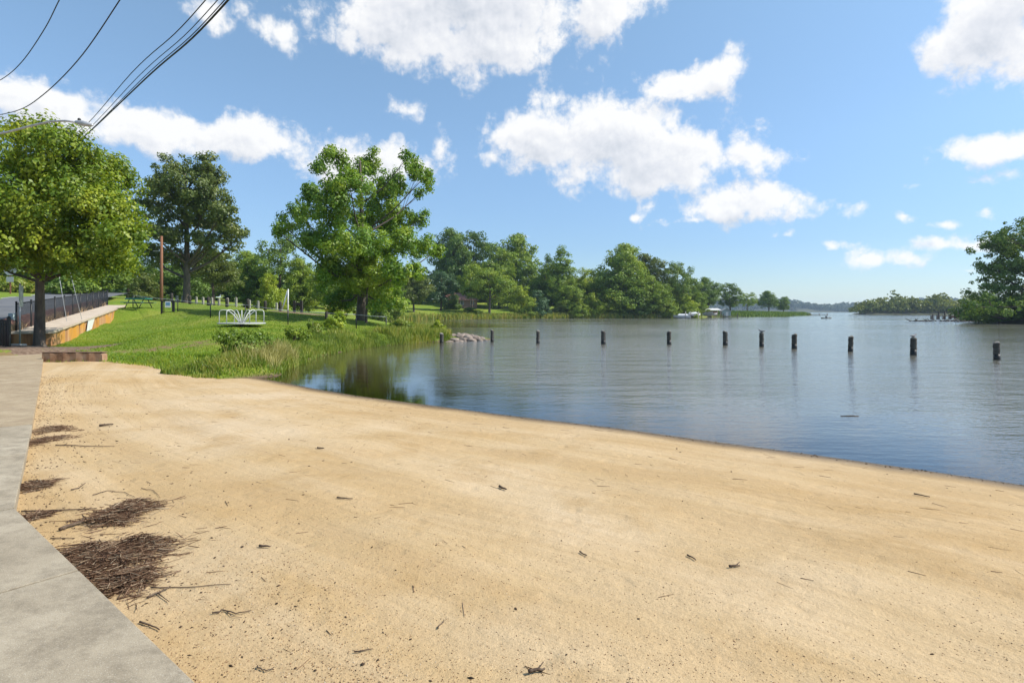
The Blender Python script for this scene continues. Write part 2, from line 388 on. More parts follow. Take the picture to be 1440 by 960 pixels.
# ------------------------------------------------------------------ water
def water_material():
    m, nt = newmat('water'); p = pos(nt)
    calm = nd(nt, 'ShaderNodeAttribute', attribute_name='ruffle').outputs['Fac']
    thick = nd(nt, 'ShaderNodeAttribute', attribute_name='turbid').outputs['Fac']
    w1 = nd(nt, 'ShaderNodeMapping', {'Vector': p, 'Rotation': (0, 0, R_(12)), 'Scale': (.8, 1.9, 1)}).outputs[0]
    w2 = nd(nt, 'ShaderNodeMapping', {'Vector': p, 'Rotation': (0, 0, R_(-17)), 'Scale': (.45, 1.1, 1)}).outputs[0]
    n1 = noise(nt, w1, 3.4, 3, .5, noise_dimensions='2D'); n2 = noise(nt, w2, .9, 2, .5, noise_dimensions='2D')
    patch = ramp(nt, noise(nt, nd(nt, 'ShaderNodeMapping', {'Vector': p, 'Scale': (.25, .8, 1)}).outputs[0], .06, 4, .6), [(.35, .35), (.65, 1.0)])
    amp = math_(nt, 'MULTIPLY', calm, patch)
    h = math_(nt, 'ADD', math_(nt, 'MULTIPLY', n1, .030), math_(nt, 'MULTIPLY', n2, .075))
    n3 = noise(nt, w1, 13, 2, .5, noise_dimensions='2D'); h = math_(nt, 'ADD', h, math_(nt, 'MULTIPLY', n3, .011))
    h = math_(nt, 'MULTIPLY', h, amp)
    b = nd(nt, 'ShaderNodeBump', {'Strength': 1.0, 'Distance': 1.0, 'Height': h}).outputs[0]
    body = nd(nt, 'ShaderNodeBsdfDiffuse', {'Color': mixc(nt, ramp(nt, calm, [(.1, 0.0), (.7, 1.0)]), (.085, .066, .026), (.165, .160, .130))}).outputs[0]
    clear = nd(nt, 'ShaderNodeBsdfTransparent', {'Color': (.74, .58, .34, 1)}).outputs[0]
    under = nd(nt, 'ShaderNodeMixShader', {0: thick, 1: clear, 2: body}).outputs[0]
    gl = nd(nt, 'ShaderNodeBsdfGlossy', {'Color': (1, 1, 1, 1), 'Roughness': math_(nt, 'MULTIPLY_ADD', amp, .10, .02), 'Normal': b}).outputs[0]
    fr = nd(nt, 'ShaderNodeFresnel', {'IOR': 1.75, 'Normal': b}).outputs[0]
    s = nd(nt, 'ShaderNodeMixShader', {0: fr, 1: under, 2: gl}).outputs[0]
    finish(nt, s); return m
def bed_z(X, Y):
    near = np.maximum(beach_z(X, Y), land_z(X, Y))
    return np.where((np.abs(X) < 40) & (Y < 60), near, -3)
def turbid(X, Y): return np.clip(1 - np.exp(-np.maximum(WATER - bed_z(X, Y), 0) / .30), 0, .985)
def ruffle(X, Y):
    px = CX + X / np.maximum(Y, 1) * F
    left = sm(560, 760, px)                 # the cove by the lawn lies sheltered
    far = sm(60, 20, Y)
    near = sm(0.5, 8.0, -shore_sd(X, Y))
    lee = np.where(Y > 70, sm(6, 20, -poly_sd(poly, X, Y) + 4 * np.sin(X * .11)), 1)      # calm under the far bank
    return np.clip((.16 + .84 * np.maximum(left, sm(50, 90, Y))) * (.30 + .70 * near) * (.1 + .9 * lee), .03, 1)
xs = axis([(-3100, -300, 500), (-300, -40, 20), (-40, -16, 2), (-16, 14, .3), (14, 60, 2), (60, 150, 5), (150, 300, 20), (300, 3100, 500)])
ys = axis([(-60, 0, 10), (0, 45, .3), (45, 100, 2), (100, 270, 3), (270, 400, 15), (400, 3100, 400)])
def waves(X, Y): return np.full(X.shape, WATER)
me = grid_mesh('water', xs, ys, waves, pt_attrs={'turbid': turbid, 'ruffle': ruffle},
               keep=lambda X, Y, Z: ~((np.abs(X) < 300) & (Y < 430) & (np.maximum(np.where((np.abs(X) < 40) & (Y < 60), beach_z(X, Y), -3), land_z(X, Y)) > WATER + .5)))
tag(link('water', me, water_material()), kind='structure')

# ------------------------------------------------------------------ trees
def leaf_cards(C, size, nrm_bias, width=.62):
    """C (n,3) leaf places; size (n,); nrm_bias (n,3): four-point pointed leaves, each tilted its own way"""
    n = len(C)
    N = nrm_bias + rng.normal(0, .42, (n, 3)); N /= np.linalg.norm(N, axis=1, keepdims=True) + 1e-9
    A = rng.normal(0, 1, (n, 3)); A[:, 2] -= .35
    A -= N * (A * N).sum(1, keepdims=True); A /= np.linalg.norm(A, axis=1, keepdims=True) + 1e-9
    B = np.cross(N, A); s = size[:, None]; w = width * rng.uniform(.75, 1.25, (n, 1))
    fold = N * s * rng.uniform(-.1, .22, (n, 1))
    V = np.stack([C - A * s * .55, C + B * s * w * .5 + fold - A * s * .05, C + A * s * .55, C - B * s * w * .5 + fold - A * s * .05], 1)
    return V.reshape(-1, 3), np.arange(4 * n).reshape(-1, 4)

def crown_points(lobes, nclust, crad, nleaf, shell=.5, flat=.65):
    """lobes (k,6): centre and radii. Clumps through the lobes' volumes, more of them near the outside."""
    L = np.asarray(lobes, float)
    w = (L[:, 3] * L[:, 4] * L[:, 5]) ** (2 / 3.0); w /= w.sum()
    cnt = rng.multinomial(nclust, w)
    cen = []; out = []
    for l, k in zip(L, cnt):
        d = rng.normal(0, 1, (k, 3)); d /= np.linalg.norm(d, axis=1, keepdims=True)
        r = shell + (1 - shell) * rng.uniform(0, 1, (k, 1)) ** .7
        cen.append(l[:3] + d * r * l[3:6]); out.append(d)
    cen = np.vstack(cen); out = np.vstack(out)
    cr = crad * rng.uniform(.55, 1.35, len(cen))
    stray = rng.uniform(0, 1, len(cen)) < .18                     # small sprays standing out of the outline
    lobe_c = np.repeat(L[:, :3], cnt, axis=0); cen = np.where(stray[:, None], lobe_c + (cen - lobe_c) * rng.uniform(1.02, 1.32, (len(cen), 1)), cen); cr = np.where(stray, cr * .55, cr)
    nl = np.maximum((nleaf * (cr / crad) ** 2).astype(int), 6)
    idx = np.repeat(np.arange(len(cen)), nl)
    o = rng.normal(0, 1, (len(idx), 3)); o /= np.linalg.norm(o, axis=1, keepdims=True)
    o *= rng.uniform(0, 1, (len(idx), 1)) ** .45
    o[:, 2] *= flat
    pts = cen[idx] + o * cr[idx, None]
    bias = out[idx] * .40 + o * .85 + np.array([0, 0, .30])
    return pts, bias, cen, idx

def tree_meshes(name, lobes, base_r, height, forks, nclust, crad, nleaf, leaf, shell=.5, lean=(0, 0), fork_at=.35, twig=.5, stems=1, flat=.65, limb=1.0, low=.16):
    """local coordinates, base at the origin. Returns (trunk mesh, crown mesh)"""
    L = np.asarray(lobes, float)
    pts, bias, cen, idx = crown_points(L, nclust, crad, nleaf, shell, flat)
    V, Fc = leaf_cards(pts, leaf * rng.uniform(.6, 1.35, len(pts)), bias)
    tone = rng.uniform(0, 1, nclust)
    crown = np_mesh(name + '_crown', V, Fc, {'rnd': .55 * rng.uniform(0, 1, len(pts)) + .45 * tone[idx]})
    b = MB()
    top = np.array([lean[0], lean[1], height * fork_at])
    for s in range(stems):
        ox = np.array([rng.normal(0, base_r * 1.2), rng.normal(0, base_r * 1.2), 0]) if s else np.zeros(3)
        k = 7; line = []
        apex = np.array([lean[0] * 2.0 + ox[0] * 4, lean[1] * 2.0 + ox[1] * 4, height * .86])
        for i in range(k):
            t = i / (k - 1); q = ox + apex * t + np.array([sin(3 * t + s) * base_r * .5, cos(4 * t + s) * base_r * .4 - base_r * .4, 0]) * (1 if i else 0)
            line.append(q)
        r0 = base_r * (1 if s == 0 else .75)
        rad = [r0 * (1.35 if i == 0 else (1 - .82 * i / (k - 1))) for i in range(k)]
        line.insert(0, line[0] - np.array([0, 0, .4])); rad.insert(0, r0 * 1.7)
        line.insert(2, line[1] + (line[2] - line[1]) * .12); rad.insert(2, r0 * 1.02)
        b.tube(line, rad, 10)
    spine = line
    order = rng.permutation(len(L))[:forks]
    for j in order:
        c = L[j, :3]; h0 = max(height * low, min(c[2] - L[j, 5] * .5 - np.hypot(c[0], c[1]) * .7, height * .75))
        t0 = np.array([np.interp(h0, [q[2] for q in spine], [q[a] for q in spine]) for a in (0, 1)] + [h0])
        mid = t0 * .5 + c * .5 + np.array([0, 0, -.06 * np.hypot(*(c - t0)[:2])]) + rng.normal(0, .04, 3) * height * .3
        r = base_r * .42 * limb * (1 - .5 * h0 / height)
        b.tube([t0, t0 * .7 + mid * .3, mid, mid * .4 + c * .6, c], [r, r * .85, r * .6, r * .42, r * .25], 6)
        near = cen[np.argsort(np.linalg.norm((cen - c) / L[j, 3:6], axis=1))[: max(3, int(nclust / len(L) * twig))]]
        for q in near:
            if rng.uniform() < twig:
                m_ = mid * rng.uniform(.1, .5) + c * .7; m_ = mid + (c - mid) * rng.uniform(.2, 1)
                b.tube([m_, m_ * .5 + q * .5 + rng.normal(0, .03, 3) * height * .2, q], [r * .25, r * .16, r * .06], 4, cap=False)
    me = bpy.data.meshes.new(name + '_trunk'); me.from_pydata(b.v, [], b.f); me.polygons.foreach_set('use_smooth', b.sm); me.update()
    return me, crown

def tree_here(name, label, cat, loc, meshes, leafm, bark, group=None, scale=(1, 1, 1), rz=0.0):
    root = empty(name, loc, label, cat, group, rz); root.scale = scale
    tr = link('trunk', meshes[0], bark, root)
    cr = link('crown', meshes[1], leafm, root)
    for o, m in ((tr, bark), (cr, leafm)):
        o.material_slots[0].link = 'OBJECT'; o.material_slots[0].material = m
    return root

def px_tree(name, label, base, d, lobes_px, trunk_px, loose=False, **kw):
    """a tree surveyed from the photograph: lobes (px, py, rx, ry) become ellipsoids at the tree's own distance"""
    b = P(base[0], base[1], d); b[2] = gz(b[0], b[1]); k = d / F
    xs_ = [l[0] for l in lobes_px]; W = (max(l[0] + l[2] for l in lobes_px) - min(l[0] - l[2] for l in lobes_px)) * k / 2
    out = []
    for i, (px, py, rx, ry) in enumerate(lobes_px):
        off = rng.uniform(-1, 1) * max(W * (.75 if loose else .55) - rx * k * .4, 0)
        c = P(px, py, d + off); g_ = 1 + off / d
        out.append([c[0] - b[0], off, c[2] - b[2], rx * k * g_, (rx * k * 1.2 if loose else .45 * (rx * k + .7 * W)), ry * k * g_])
    h = max(l[2] + l[5] for l in out)
    ms = tree_meshes(name, out, trunk_px * k / 2, h, kw.pop('forks', 8), kw.pop('nclust'), kw.pop('crad'), kw.pop('nleaf'), kw.pop('leaf'), **kw.pop('opt', {}))
    return tree_here(name, label, kw.pop('cat', 'tree'), b, ms, LEAF[kw.pop('mat')], kw.pop('bark', BARK), **kw)

px_tree('maple_tree', 'bright yellow-green round maple beside the sidewalk and low rusty wall', (55, 488), 24,
    [(62, 212, 50, 44), (20, 250, 75, 60), (105, 262, 62, 56), (48, 300, 100, 62), (128, 312, 52, 50), (165, 340, 26, 30), (-15, 320, 70, 60), (95, 352, 72, 34),
     (25, 352, 62, 24), (150, 362, 34, 20), (-50, 290, 60, 70), (62, 196, 24, 14), (140, 250, 36, 36), (160, 290, 28, 34), (182, 330, 12, 14), (-30, 352, 40, 22)], 14,
    nclust=820, crad=.5, nleaf=115, leaf=.14, mat='maple', forks=10, opt=dict(flat=.95, shell=.42, fork_at=.3, twig=.3, low=.3))
px_tree('oak_tree', 'tall open-crowned dark oak behind the red-brown pole on the rise', (262, 419), 75,
    [(243, 233, 24, 14), (284, 230, 26, 14), (300, 250, 20, 14), (230, 258, 20, 14), (262, 264, 48, 22), (224, 285, 32, 18), (207, 306, 20, 12), (288, 285, 38, 20), (313, 300, 20, 14),
     (268, 308, 52, 18), (325, 322, 24, 10), (332, 338, 16, 8), (228, 330, 30, 12), (203, 318, 14, 9), (302, 340, 36, 13), (240, 362, 34, 15), (282, 362, 30, 13), (210, 352, 18, 10)], 10,
    nclust=500, crad=.88, nleaf=85, leaf=.32, mat='oak', forks=17, loose=True, opt=dict(shell=.35, twig=.6, flat=.7, limb=1.2))
px_tree('sycamore_tree', 'large loose-crowned green tree with upright limbs at the head of the rock spit', (507, 450), 45,
    [(466, 218, 13, 14), (446, 233, 13, 12), (482, 228, 9, 16), (522, 228, 12, 20), (508, 242, 12, 16), (568, 228, 9, 20), (582, 238, 9, 18), (598, 248, 10, 10), (604, 260, 7, 8), (492, 262, 34, 24), (552, 260, 28, 20),
     (440, 272, 12, 10), (590, 272, 10, 16), (424, 304, 28, 14), (402, 320, 16, 8), (468, 298, 44, 26), (536, 302, 46, 28), (586, 308, 16, 14), (448, 340, 32, 20),
     (498, 342, 48, 26), (560, 342, 40, 24), (600, 345, 14, 10), (468, 378, 24, 20), (522, 384, 42, 22), (566, 382, 30, 18), (492, 410, 24, 10), (538, 412, 26, 11), (452, 400, 10, 18), (505, 428, 26, 8), (545, 428, 30, 9), (470, 424, 16, 8), (615, 352, 8, 8), (388, 324, 10, 6)], 13,
    nclust=880, crad=.52, nleaf=95, leaf=.20, mat='sycamore', forks=24, loose=True, opt=dict(shell=.3, fork_at=.25, twig=.3, limb=.75, flat=1.0))
# right-hand bank: large dark tree, most of it beyond the frame
px_tree('shore_tree', 'dark broad tree overhanging the water on the near bank across from the beach', (1440, 452), 92,
    [(1425, 335, 26, 20), (1400, 350, 18, 12), (1440, 365, 44, 28), (1402, 380, 24, 16), (1470, 340, 50, 40), (1412, 408, 34, 20), (1392, 428, 34, 14), (1450, 415, 60, 30), (1510, 380, 60, 60), (1375, 440, 24, 8), (1420, 440, 50, 12), (1550, 420, 60, 40)], 12,
    nclust=600, crad=1.1, nleaf=100, leaf=.36, mat='deep', forks=12, opt=dict(shell=.4, twig=.4))

# ---- crowns shared by the trees of the further shores: eight kinds, all 10 m tall and 8 m wide before scaling
def kind(name, lobes, nclust, crad, nleaf, leaf, r=.22, **opt):
    forks = opt.pop('forks', 6)
    return tree_meshes(name, lobes, r, 10, forks, nclust, crad, nleaf, leaf, **opt)
def rand_lobes(n, prof, jit=1.0):
    out = []
    for i in range(n):
        t = (i + .5) / n; z, w = np.interp(t, [p[0] for p in prof], [p[1] for p in prof]), np.interp(t, [p[0] for p in prof], [p[2] for p in prof])
        a = i * 2.4 + rng.uniform(0, 1.2); rr = w * rng.uniform(.35, .62) * jit; s = max(w * rng.uniform(.42, .62), .5)
        out.append([rr * cos(a), rr * sin(a), z, s, s, s * rng.uniform(.6, .85)])
    return out
KIND = {
 'broad': kind('broad', rand_lobes(13, [(0, 3.2, 3.2), (.4, 5.2, 4.0), (.75, 7.4, 3.4), (1, 9.0, 1.6)]), 240, .78, 76, .26),
 'full':  kind('full', rand_lobes(15, [(0, 1.4, 3.4), (.4, 3.8, 4.0), (.75, 6.8, 3.4), (1, 9.0, 1.5)]), 280, .8, 72, .27),
 'oval':  kind('oval', rand_lobes(13, [(0, 2.4, 2.6), (.5, 5.4, 3.8), (.8, 7.8, 3.0), (1, 9.2, 1.3)]), 220, .72, 76, .24),
 'spire': kind('spire', rand_lobes(14, [(0, 1.6, 3.8), (.35, 3.8, 3.4), (.7, 6.6, 2.3), (1, 9.3, .8)]), 210, .68, 72, .24),
 'loose': kind('loose', rand_lobes(11, [(0, 3.6, 3.4), (.5, 6.0, 4.0), (.8, 7.8, 3.2), (1, 9.0, 2.0)], 1.35), 150, .72, 76, .24, shell=.3, twig=.7, forks=9),
 'wide':  kind('wide', rand_lobes(13, [(0, 4.4, 4.0), (.5, 6.4, 4.3), (1, 8.8, 2.6)], 1.1), 220, .8, 80, .26, forks=9),
 'bush':  kind('bush', rand_lobes(12, [(0, 1.6, 3.8), (.5, 4.4, 3.9), (1, 8.2, 2.0)]), 170, 1.0, 80, .34, r=.14),
 'slim':  kind('slim', rand_lobes(10, [(0, 4.2, 2.4), (.5, 6.2, 3.6), (1, 9.0, 1.6)]), 140, .75, 68, .26, r=.16),
}
for k_, (tm_, cm_) in KIND.items():              # every kind made exactly 8 m wide and 10 m tall
    v = np.empty(len(cm_.vertices) * 3, np.float32); cm_.vertices.foreach_get('co', v); v = v.reshape(-1, 3)
    wx = .5 * (np.percentile(v[:, 0], 99.3) - np.percentile(v[:, 0], .7)) + .5 * (np.percentile(v[:, 1], 99.3) - np.percentile(v[:, 1], .7)); sc = np.array([8 / wx, 8 / wx, 10 / np.percentile(v[:, 2], 99.8)], np.float32)
    for me_ in (tm_, cm_):
        v = np.empty(len(me_.vertices) * 3, np.float32); me_.vertices.foreach_get('co', v); me_.vertices.foreach_set('co', (v.reshape(-1, 3) * sc).ravel()); me_.update()
def copy_tree(src_kind, name, label, cat, group, px, top, bot, wid, d, mat, bark=None, on=None):
    """fit one of the shared kinds between a crown top and a base: its real height follows from its distance"""
    x = (px - CX) / F * d
    z = gz(x, d) if on is None else on(np.array([[x]]), np.array([[d]]))[0, 0]
    z = max(z, WATER) - (.9 if src_kind == 'bush' and d > 80 else 0)
    h = max(EYE - (top - HZ) / F * d - z, 1.0); w = wid * d / F
    return tree_here(name, label, cat, (x, d, z - .05), KIND[src_kind], LEAF[mat], bark or BARK, group, (w / 8.0, (w / 8.0 * .6 + h / 10 * .4), h / 10.0), rng.uniform(0, 6.28))

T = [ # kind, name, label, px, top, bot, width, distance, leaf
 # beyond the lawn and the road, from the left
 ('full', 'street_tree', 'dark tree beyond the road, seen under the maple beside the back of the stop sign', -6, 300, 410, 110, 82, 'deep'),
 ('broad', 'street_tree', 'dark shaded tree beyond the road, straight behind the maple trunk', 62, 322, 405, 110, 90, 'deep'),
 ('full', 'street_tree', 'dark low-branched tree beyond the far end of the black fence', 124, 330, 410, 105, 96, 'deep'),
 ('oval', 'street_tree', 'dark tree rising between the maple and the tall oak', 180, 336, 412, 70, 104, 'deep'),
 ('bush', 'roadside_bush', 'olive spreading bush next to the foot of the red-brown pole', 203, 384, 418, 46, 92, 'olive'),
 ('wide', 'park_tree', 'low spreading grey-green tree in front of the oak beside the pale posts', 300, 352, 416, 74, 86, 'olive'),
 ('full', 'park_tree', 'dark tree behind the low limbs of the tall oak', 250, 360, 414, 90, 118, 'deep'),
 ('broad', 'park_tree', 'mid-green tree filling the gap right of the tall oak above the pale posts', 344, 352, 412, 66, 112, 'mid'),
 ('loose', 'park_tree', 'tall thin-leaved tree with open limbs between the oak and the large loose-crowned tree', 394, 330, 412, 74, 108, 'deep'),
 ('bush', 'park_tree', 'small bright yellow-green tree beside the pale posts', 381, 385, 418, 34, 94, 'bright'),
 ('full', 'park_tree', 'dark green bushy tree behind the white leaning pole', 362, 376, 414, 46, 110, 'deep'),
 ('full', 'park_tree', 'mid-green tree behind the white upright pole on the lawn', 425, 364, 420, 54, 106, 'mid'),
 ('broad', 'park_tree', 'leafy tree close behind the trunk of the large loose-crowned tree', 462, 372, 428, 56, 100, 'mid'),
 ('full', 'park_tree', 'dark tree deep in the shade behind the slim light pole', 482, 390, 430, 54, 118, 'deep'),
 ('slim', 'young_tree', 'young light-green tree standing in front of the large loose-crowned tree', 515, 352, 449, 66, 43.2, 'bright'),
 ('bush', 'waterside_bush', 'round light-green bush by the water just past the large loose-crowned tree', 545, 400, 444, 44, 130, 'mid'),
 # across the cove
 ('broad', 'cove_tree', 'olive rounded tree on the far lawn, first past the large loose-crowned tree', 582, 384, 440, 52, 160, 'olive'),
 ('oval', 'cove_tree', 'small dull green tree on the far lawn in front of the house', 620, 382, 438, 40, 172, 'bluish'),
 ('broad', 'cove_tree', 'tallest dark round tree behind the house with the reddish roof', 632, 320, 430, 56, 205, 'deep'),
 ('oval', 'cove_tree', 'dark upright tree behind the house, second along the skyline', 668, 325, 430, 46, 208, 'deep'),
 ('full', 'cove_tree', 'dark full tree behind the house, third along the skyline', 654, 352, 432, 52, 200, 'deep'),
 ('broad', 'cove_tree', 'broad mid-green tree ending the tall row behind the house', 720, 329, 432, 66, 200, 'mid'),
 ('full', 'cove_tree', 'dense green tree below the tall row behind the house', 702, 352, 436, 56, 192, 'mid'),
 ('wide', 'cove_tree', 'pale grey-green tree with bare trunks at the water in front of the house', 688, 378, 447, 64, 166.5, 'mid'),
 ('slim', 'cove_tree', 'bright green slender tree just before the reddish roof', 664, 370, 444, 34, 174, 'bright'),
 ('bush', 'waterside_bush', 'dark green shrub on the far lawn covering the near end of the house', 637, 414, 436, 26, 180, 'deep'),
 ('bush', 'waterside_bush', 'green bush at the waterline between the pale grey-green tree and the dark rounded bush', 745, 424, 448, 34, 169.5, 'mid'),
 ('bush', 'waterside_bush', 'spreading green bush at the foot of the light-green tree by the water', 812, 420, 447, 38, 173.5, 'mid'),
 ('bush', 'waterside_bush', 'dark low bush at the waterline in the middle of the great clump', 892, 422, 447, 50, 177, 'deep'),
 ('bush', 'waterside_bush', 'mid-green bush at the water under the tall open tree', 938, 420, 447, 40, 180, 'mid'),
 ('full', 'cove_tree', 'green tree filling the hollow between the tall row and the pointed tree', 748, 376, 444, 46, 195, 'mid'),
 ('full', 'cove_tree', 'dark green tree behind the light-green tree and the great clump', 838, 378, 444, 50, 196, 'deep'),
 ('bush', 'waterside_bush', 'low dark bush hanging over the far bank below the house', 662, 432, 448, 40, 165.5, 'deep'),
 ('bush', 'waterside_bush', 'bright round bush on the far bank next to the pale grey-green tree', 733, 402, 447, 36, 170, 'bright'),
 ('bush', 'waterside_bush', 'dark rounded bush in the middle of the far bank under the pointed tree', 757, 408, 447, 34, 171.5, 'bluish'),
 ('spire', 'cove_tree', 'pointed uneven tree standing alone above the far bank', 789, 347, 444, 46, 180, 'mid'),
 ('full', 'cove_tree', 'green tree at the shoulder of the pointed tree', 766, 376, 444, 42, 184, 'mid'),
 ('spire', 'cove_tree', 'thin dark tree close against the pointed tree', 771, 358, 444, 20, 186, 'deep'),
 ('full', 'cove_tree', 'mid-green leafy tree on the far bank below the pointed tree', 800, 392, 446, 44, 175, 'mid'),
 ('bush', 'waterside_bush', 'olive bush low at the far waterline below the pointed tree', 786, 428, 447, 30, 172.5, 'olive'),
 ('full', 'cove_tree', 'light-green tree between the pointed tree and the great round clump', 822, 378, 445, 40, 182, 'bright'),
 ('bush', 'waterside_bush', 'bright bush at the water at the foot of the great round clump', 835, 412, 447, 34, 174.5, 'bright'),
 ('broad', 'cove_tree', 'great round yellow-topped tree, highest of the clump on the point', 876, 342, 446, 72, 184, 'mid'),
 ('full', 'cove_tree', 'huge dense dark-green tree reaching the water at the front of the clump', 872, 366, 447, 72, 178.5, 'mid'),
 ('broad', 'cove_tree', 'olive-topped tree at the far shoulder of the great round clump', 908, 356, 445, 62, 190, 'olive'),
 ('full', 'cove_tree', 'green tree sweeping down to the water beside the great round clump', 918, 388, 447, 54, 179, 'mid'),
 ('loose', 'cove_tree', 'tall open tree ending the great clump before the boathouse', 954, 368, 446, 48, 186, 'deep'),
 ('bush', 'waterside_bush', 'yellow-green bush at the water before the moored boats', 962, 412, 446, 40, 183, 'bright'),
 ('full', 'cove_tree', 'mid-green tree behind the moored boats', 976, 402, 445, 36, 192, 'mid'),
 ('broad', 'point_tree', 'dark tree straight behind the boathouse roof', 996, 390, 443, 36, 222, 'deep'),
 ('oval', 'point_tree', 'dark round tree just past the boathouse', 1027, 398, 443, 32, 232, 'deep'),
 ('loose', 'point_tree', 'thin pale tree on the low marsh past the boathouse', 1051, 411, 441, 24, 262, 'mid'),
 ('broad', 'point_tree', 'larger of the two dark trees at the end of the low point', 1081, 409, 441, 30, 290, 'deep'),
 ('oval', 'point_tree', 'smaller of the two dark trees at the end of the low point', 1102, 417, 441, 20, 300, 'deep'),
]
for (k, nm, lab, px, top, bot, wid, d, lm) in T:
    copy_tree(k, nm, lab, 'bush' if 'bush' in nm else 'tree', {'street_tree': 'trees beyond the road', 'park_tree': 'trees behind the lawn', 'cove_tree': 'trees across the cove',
        'waterside_bush': 'bushes along the far bank', 'point_tree': 'trees on the low point'}.get(nm), px, top, bot, wid, d, lm)
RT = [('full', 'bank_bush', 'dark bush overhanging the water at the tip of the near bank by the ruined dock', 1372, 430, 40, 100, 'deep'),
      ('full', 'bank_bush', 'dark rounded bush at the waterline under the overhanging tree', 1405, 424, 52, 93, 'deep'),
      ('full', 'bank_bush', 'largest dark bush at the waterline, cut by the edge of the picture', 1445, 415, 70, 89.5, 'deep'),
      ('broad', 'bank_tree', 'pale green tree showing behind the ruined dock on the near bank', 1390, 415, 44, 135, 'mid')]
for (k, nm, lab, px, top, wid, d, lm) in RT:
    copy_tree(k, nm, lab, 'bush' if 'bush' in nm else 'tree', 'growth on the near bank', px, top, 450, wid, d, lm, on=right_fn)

# ---- far woods that read as one mass
def wood(name, spots, leafsize, nleaf, m, label):
    P_, B_ = [], []
    for (x, y, z, w, h) in spots:
        lob = [[x + rng.normal(0, w * .2), y + rng.normal(0, w * .2), z + h * q, w * .5 * s_, w * .5 * s_, h * .24] for q, s_ in ((.3, 1.0), (.55, .95), (.8, .6))]
        p, b, _, _ = crown_points(lob, 30, w * .13, nleaf, .6)
        P_.append(p); B_.append(b)
    p = np.vstack(P_); b = np.vstack(B_)
    V, Fc = leaf_cards(p, leafsize * rng.uniform(.7, 1.3, len(p)), b, .8)
    me = np_mesh(name, V, Fc, {'rnd': rng.uniform(0, 1, len(p))})
    return tag(link(name, me, m), label, 'woodland', None, 'stuff')
spots = []
for px in np.arange(1212, 1400, 4.2):
    for row in range(3):
        d = 362 + row * 14 + rng.uniform(-4, 4); x = (px + rng.uniform(-2, 2) - CX) / F * d
        h = (rng.uniform(4.5, 9.5) + 2.2 * sin(px * .13) + 1.2 * sin(px * .41)) * (.55 + .45 * sm(1210, 1245, px)) * (1 + row * .08)
        spots.append((x, d, max(far_fn(np.array([[x]]), np.array([[d]]))[0, 0], 0), rng.uniform(5, 13), h))
wood('far_wood', spots, 1.1, 12, LEAF['far'], 'low green treeline along the far shore behind the ruined dock')
spots = []
for px in np.arange(-120, 640, 9.0):
    for row in range(2):
        d = 150 + row * 16 + rng.uniform(-5, 5) + 60 * sm(480, 620, px); x = (px + rng.uniform(-4, 4) - CX) / F * d
        top = 384 + rng.uniform(-14, 10) - 22 * sm(60, -60, px) + 6 * sm(420, 600, px); z = gz(x, d) - .5
        spots.append((x, d, z, rng.uniform(6, 9), EYE - (top - HZ) / F * d - z))
wood('park_wood', spots, .75, 20, LEAF['deep'], 'dark band of woodland closing the view behind the lawn and road')
spots = []
for px in np.arange(650, 985, 6.5):
    for row in range(2):
        d = 226 + row * 14 + rng.uniform(-4, 4); x = (px + rng.uniform(-3, 3) - CX) / F * d; z = gz(x, d) - .5
        top = 400 + rng.uniform(-12, 10) - 10 * sm(700, 660, px); spots.append((x, d, z, rng.uniform(7, 10), EYE - (top - HZ) / F * d - z))
wood('cove_wood', spots, .95, 18, LEAF['deep'], 'dark wood filling the gaps behind the trees across the cove')
spots = []
for i in range(760):
    y = rng.uniform(1500, 1700); px = rng.uniform(935, 1420); x = (px - CX) / F * y
    spots.append((x, y, float(hill_fn(np.array([[x]]), np.array([[y]]))[0, 0]) - 1, rng.uniform(15, 26), rng.uniform(12, 19)))
wood('hill_wood', spots, 4.0, 5, LEAF['farther'], 'hazy blue-green wooded hill on the horizon past the kayak')

# ------------------------------------------------------------------ grass, reeds, shore growth
def blades(name, X, Y, H, m, label, width=.02, lean=.35, z=None, cat='grass', segs=2):
    n = len(X); Z = z if z is not None else np.maximum(land_z(X, Y), beach_z(X, Y))
    a = rng.uniform(0, 2 * pi, n); l = rng.uniform(.05, lean, n) * H; la = rng.uniform(0, 2 * pi, n)
    b = np.stack([X, Y, Z - .02], 1); side = np.stack([np.cos(a), np.sin(a), np.zeros(n)], 1) * (width * rng.uniform(.6, 1.4, n))[:, None]
    tip = b + np.stack([np.cos(la) * l, np.sin(la) * l, H], 1)
    mid = b + np.stack([np.cos(la) * l * .3, np.sin(la) * l * .3, H * .55], 1)
    V = np.stack([b - side, b + side, mid + side * .8, tip, mid - side * .8], 1).reshape(-1, 3)
    k = np.arange(n)[:, None] * 5
    Fq = np.concatenate([k + np.array([0, 1, 2, 4])], 0); 
    Ft = k + np.array([4, 2, 3])
    # one face size per mesh: the tip is a quad with a doubled side, so build triangles
    tri = np.concatenate([k + np.array([0, 1, 2]), k + np.array([0, 2, 4]), Ft], 0)
    r = rng.uniform(0, 1, n)
    me = np_mesh(name, V, tri, {'rnd': np.concatenate([r, r, r])})
    return tag(link(name, me, m), label, cat, None, 'stuff')
def scatter(n, x0, x1, y0, y1): return rng.uniform(x0, x1, n), rng.uniform(y0, y1, n)
